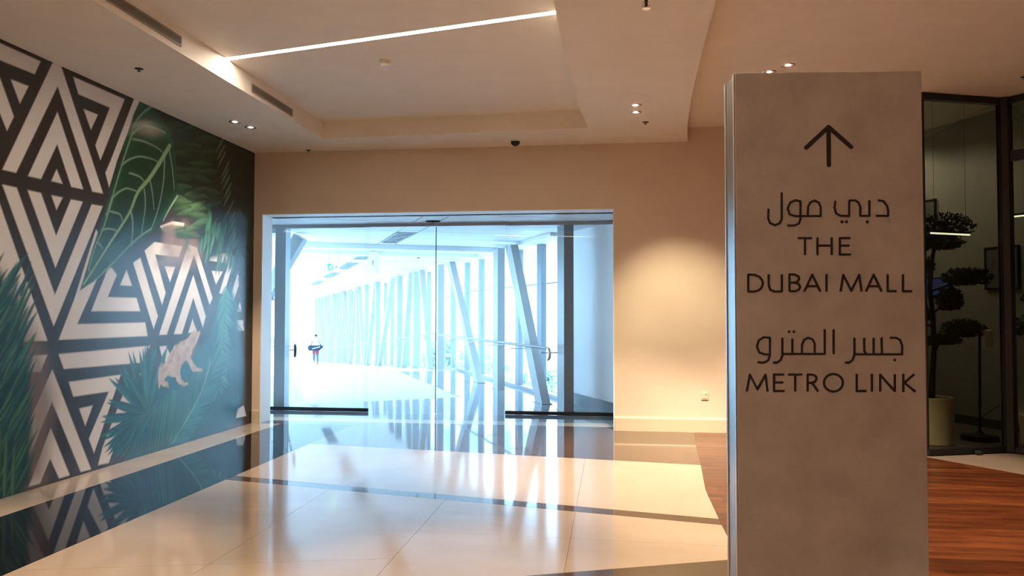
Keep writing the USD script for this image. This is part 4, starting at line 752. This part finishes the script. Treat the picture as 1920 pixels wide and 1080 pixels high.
obj('shorts', body([((0, 0, 1.0), .132, (0, 0, .90), .135), ((-.09, 0, .90), .115, (-.1, -.02, .62), .085), ((.09, 0, .90), .115, (.1, .015, .62), .085)]), 'cloth_red', ps, smooth=True)
obj('leggings', body([((-.095, -.025, .66), .07, knL, .062), (knL, .062, (-.10, .04, .16), .043)]), 'cloth_grey', ps, smooth=True); obj('leggings', body([((.095, .015, .66), .07, knR, .062), (knR, .062, (.11, -.11, .16), .043)]), 'cloth_grey', ps, smooth=True)
obj('shoe', body([((-.10, .07, .045), .045, (-.10, -.10, .035), .036), ((-.10, .06, .07), .045, (-.10, .0, .06), .042)]), 'shoe_white', ps, smooth=True); obj('shoe', body([((.11, -.10, .045), .045, (.115, -.27, .035), .036), ((.11, -.11, .07), .045, (.11, -.17, .06), .042)]), 'shoe_dark', ps, smooth=True)
fw_ = math.radians(FACE); bo = pp+np.array([.29*math.sin(fw_), -.29*math.cos(fw_), .97])
bg = thing('sports_bag', 'navy sports bag with a white slanting stripe held by the distant person', 'bag', bo, FACE)
bb_ = obj('body', body([((-.36, 0, .05), .10, (.34, 0, .07), .08), ((-.34, 0, -.06), .10, (.16, 0, -.06), .10), ((-.36, 0, .05), .10, (-.34, 0, -.06), .10), ((.34, 0, .07), .08, (.16, 0, -.06), .10)], .03), 'bag_navy', bg, smooth=True)
obj('stripe', moved(strut3((-.20, 0, -.05), (.24, 0, .07), .05, .012), (0, -.105, 0)), 'cloth_white', bb_)
obj('strap', tube([(-.26, 0, .13), (-.24, -.02, .25), (-.19, .05, .38), (-.17, .13, .46)], .014, 8), 'dark_rubber', bb_, smooth=True); obj('strap', tube([(.26, 0, .13), (.25, -.02, .25), (.17, .05, .38), (.15, .13, .46)], .014, 8), 'dark_rubber', bb_, smooth=True)

# ------------------------------------------------------------------ outdoors beyond the glazing
struct('ground', box(-140, 140, 16, 190, -7.3, -7.0), 'ground_pale')
def tower(x, y, w, d, h, lab, rot=0):
    t = thing('tower', lab, 'building', (x, y, -7), rot); obj('wall', box(-w/2, w/2, -d/2, d/2, 0, h), 'tower_pale', t); obj('roof_slab', box(-w/2-.3, w/2+.3, -d/2-.3, d/2+.3, h, h+.6), 'tower_pale', t)
    for z in np.arange(2, min(h-3, 30), 4.2):
        for x_ in np.arange(-w/2+1.5, w/2-2.0, 3.4): obj('window', box(x_, x_+2.2, -d/2-.06, -d/2+.05, z, z+2.6), 'tower_glass', t)
tower(-13, 95, 16, 14, 46, 'pale tower seen through the right corridor glazing, behind the nearest brace', -8); tower(-36, 120, 20, 16, 60, 'pale tower seen through the corridor glazing near the door meeting edge', 12); tower(9, 78, 13, 12, 38, 'pale tower beyond the right end column, mostly hidden', 4)
def street_tree(x, y, h, lab):
    t = thing('street_tree', lab, 'tree', (x, y, -7)); obj('trunk', tube([(0, 0, 0), (.05, 0, h*.4), (0, .05, h*.7)], [.16, .12, .07], 8), 'bark', t, smooth=True)
    obj('crown', leafball((0, 0, h*.72), (h*.22, h*.22, h*.26), 1500, .22), 'tree_green', t, kind='stuff')
street_tree(-2.6, 30, 6.6, 'green tree outside, seen between the end column and the nearest brace'); street_tree(-6.5, 40, 6.8, 'green tree outside, seen left of the nearest brace'); street_tree(-11.5, 52, 7.0, 'green tree outside, farthest of the three')
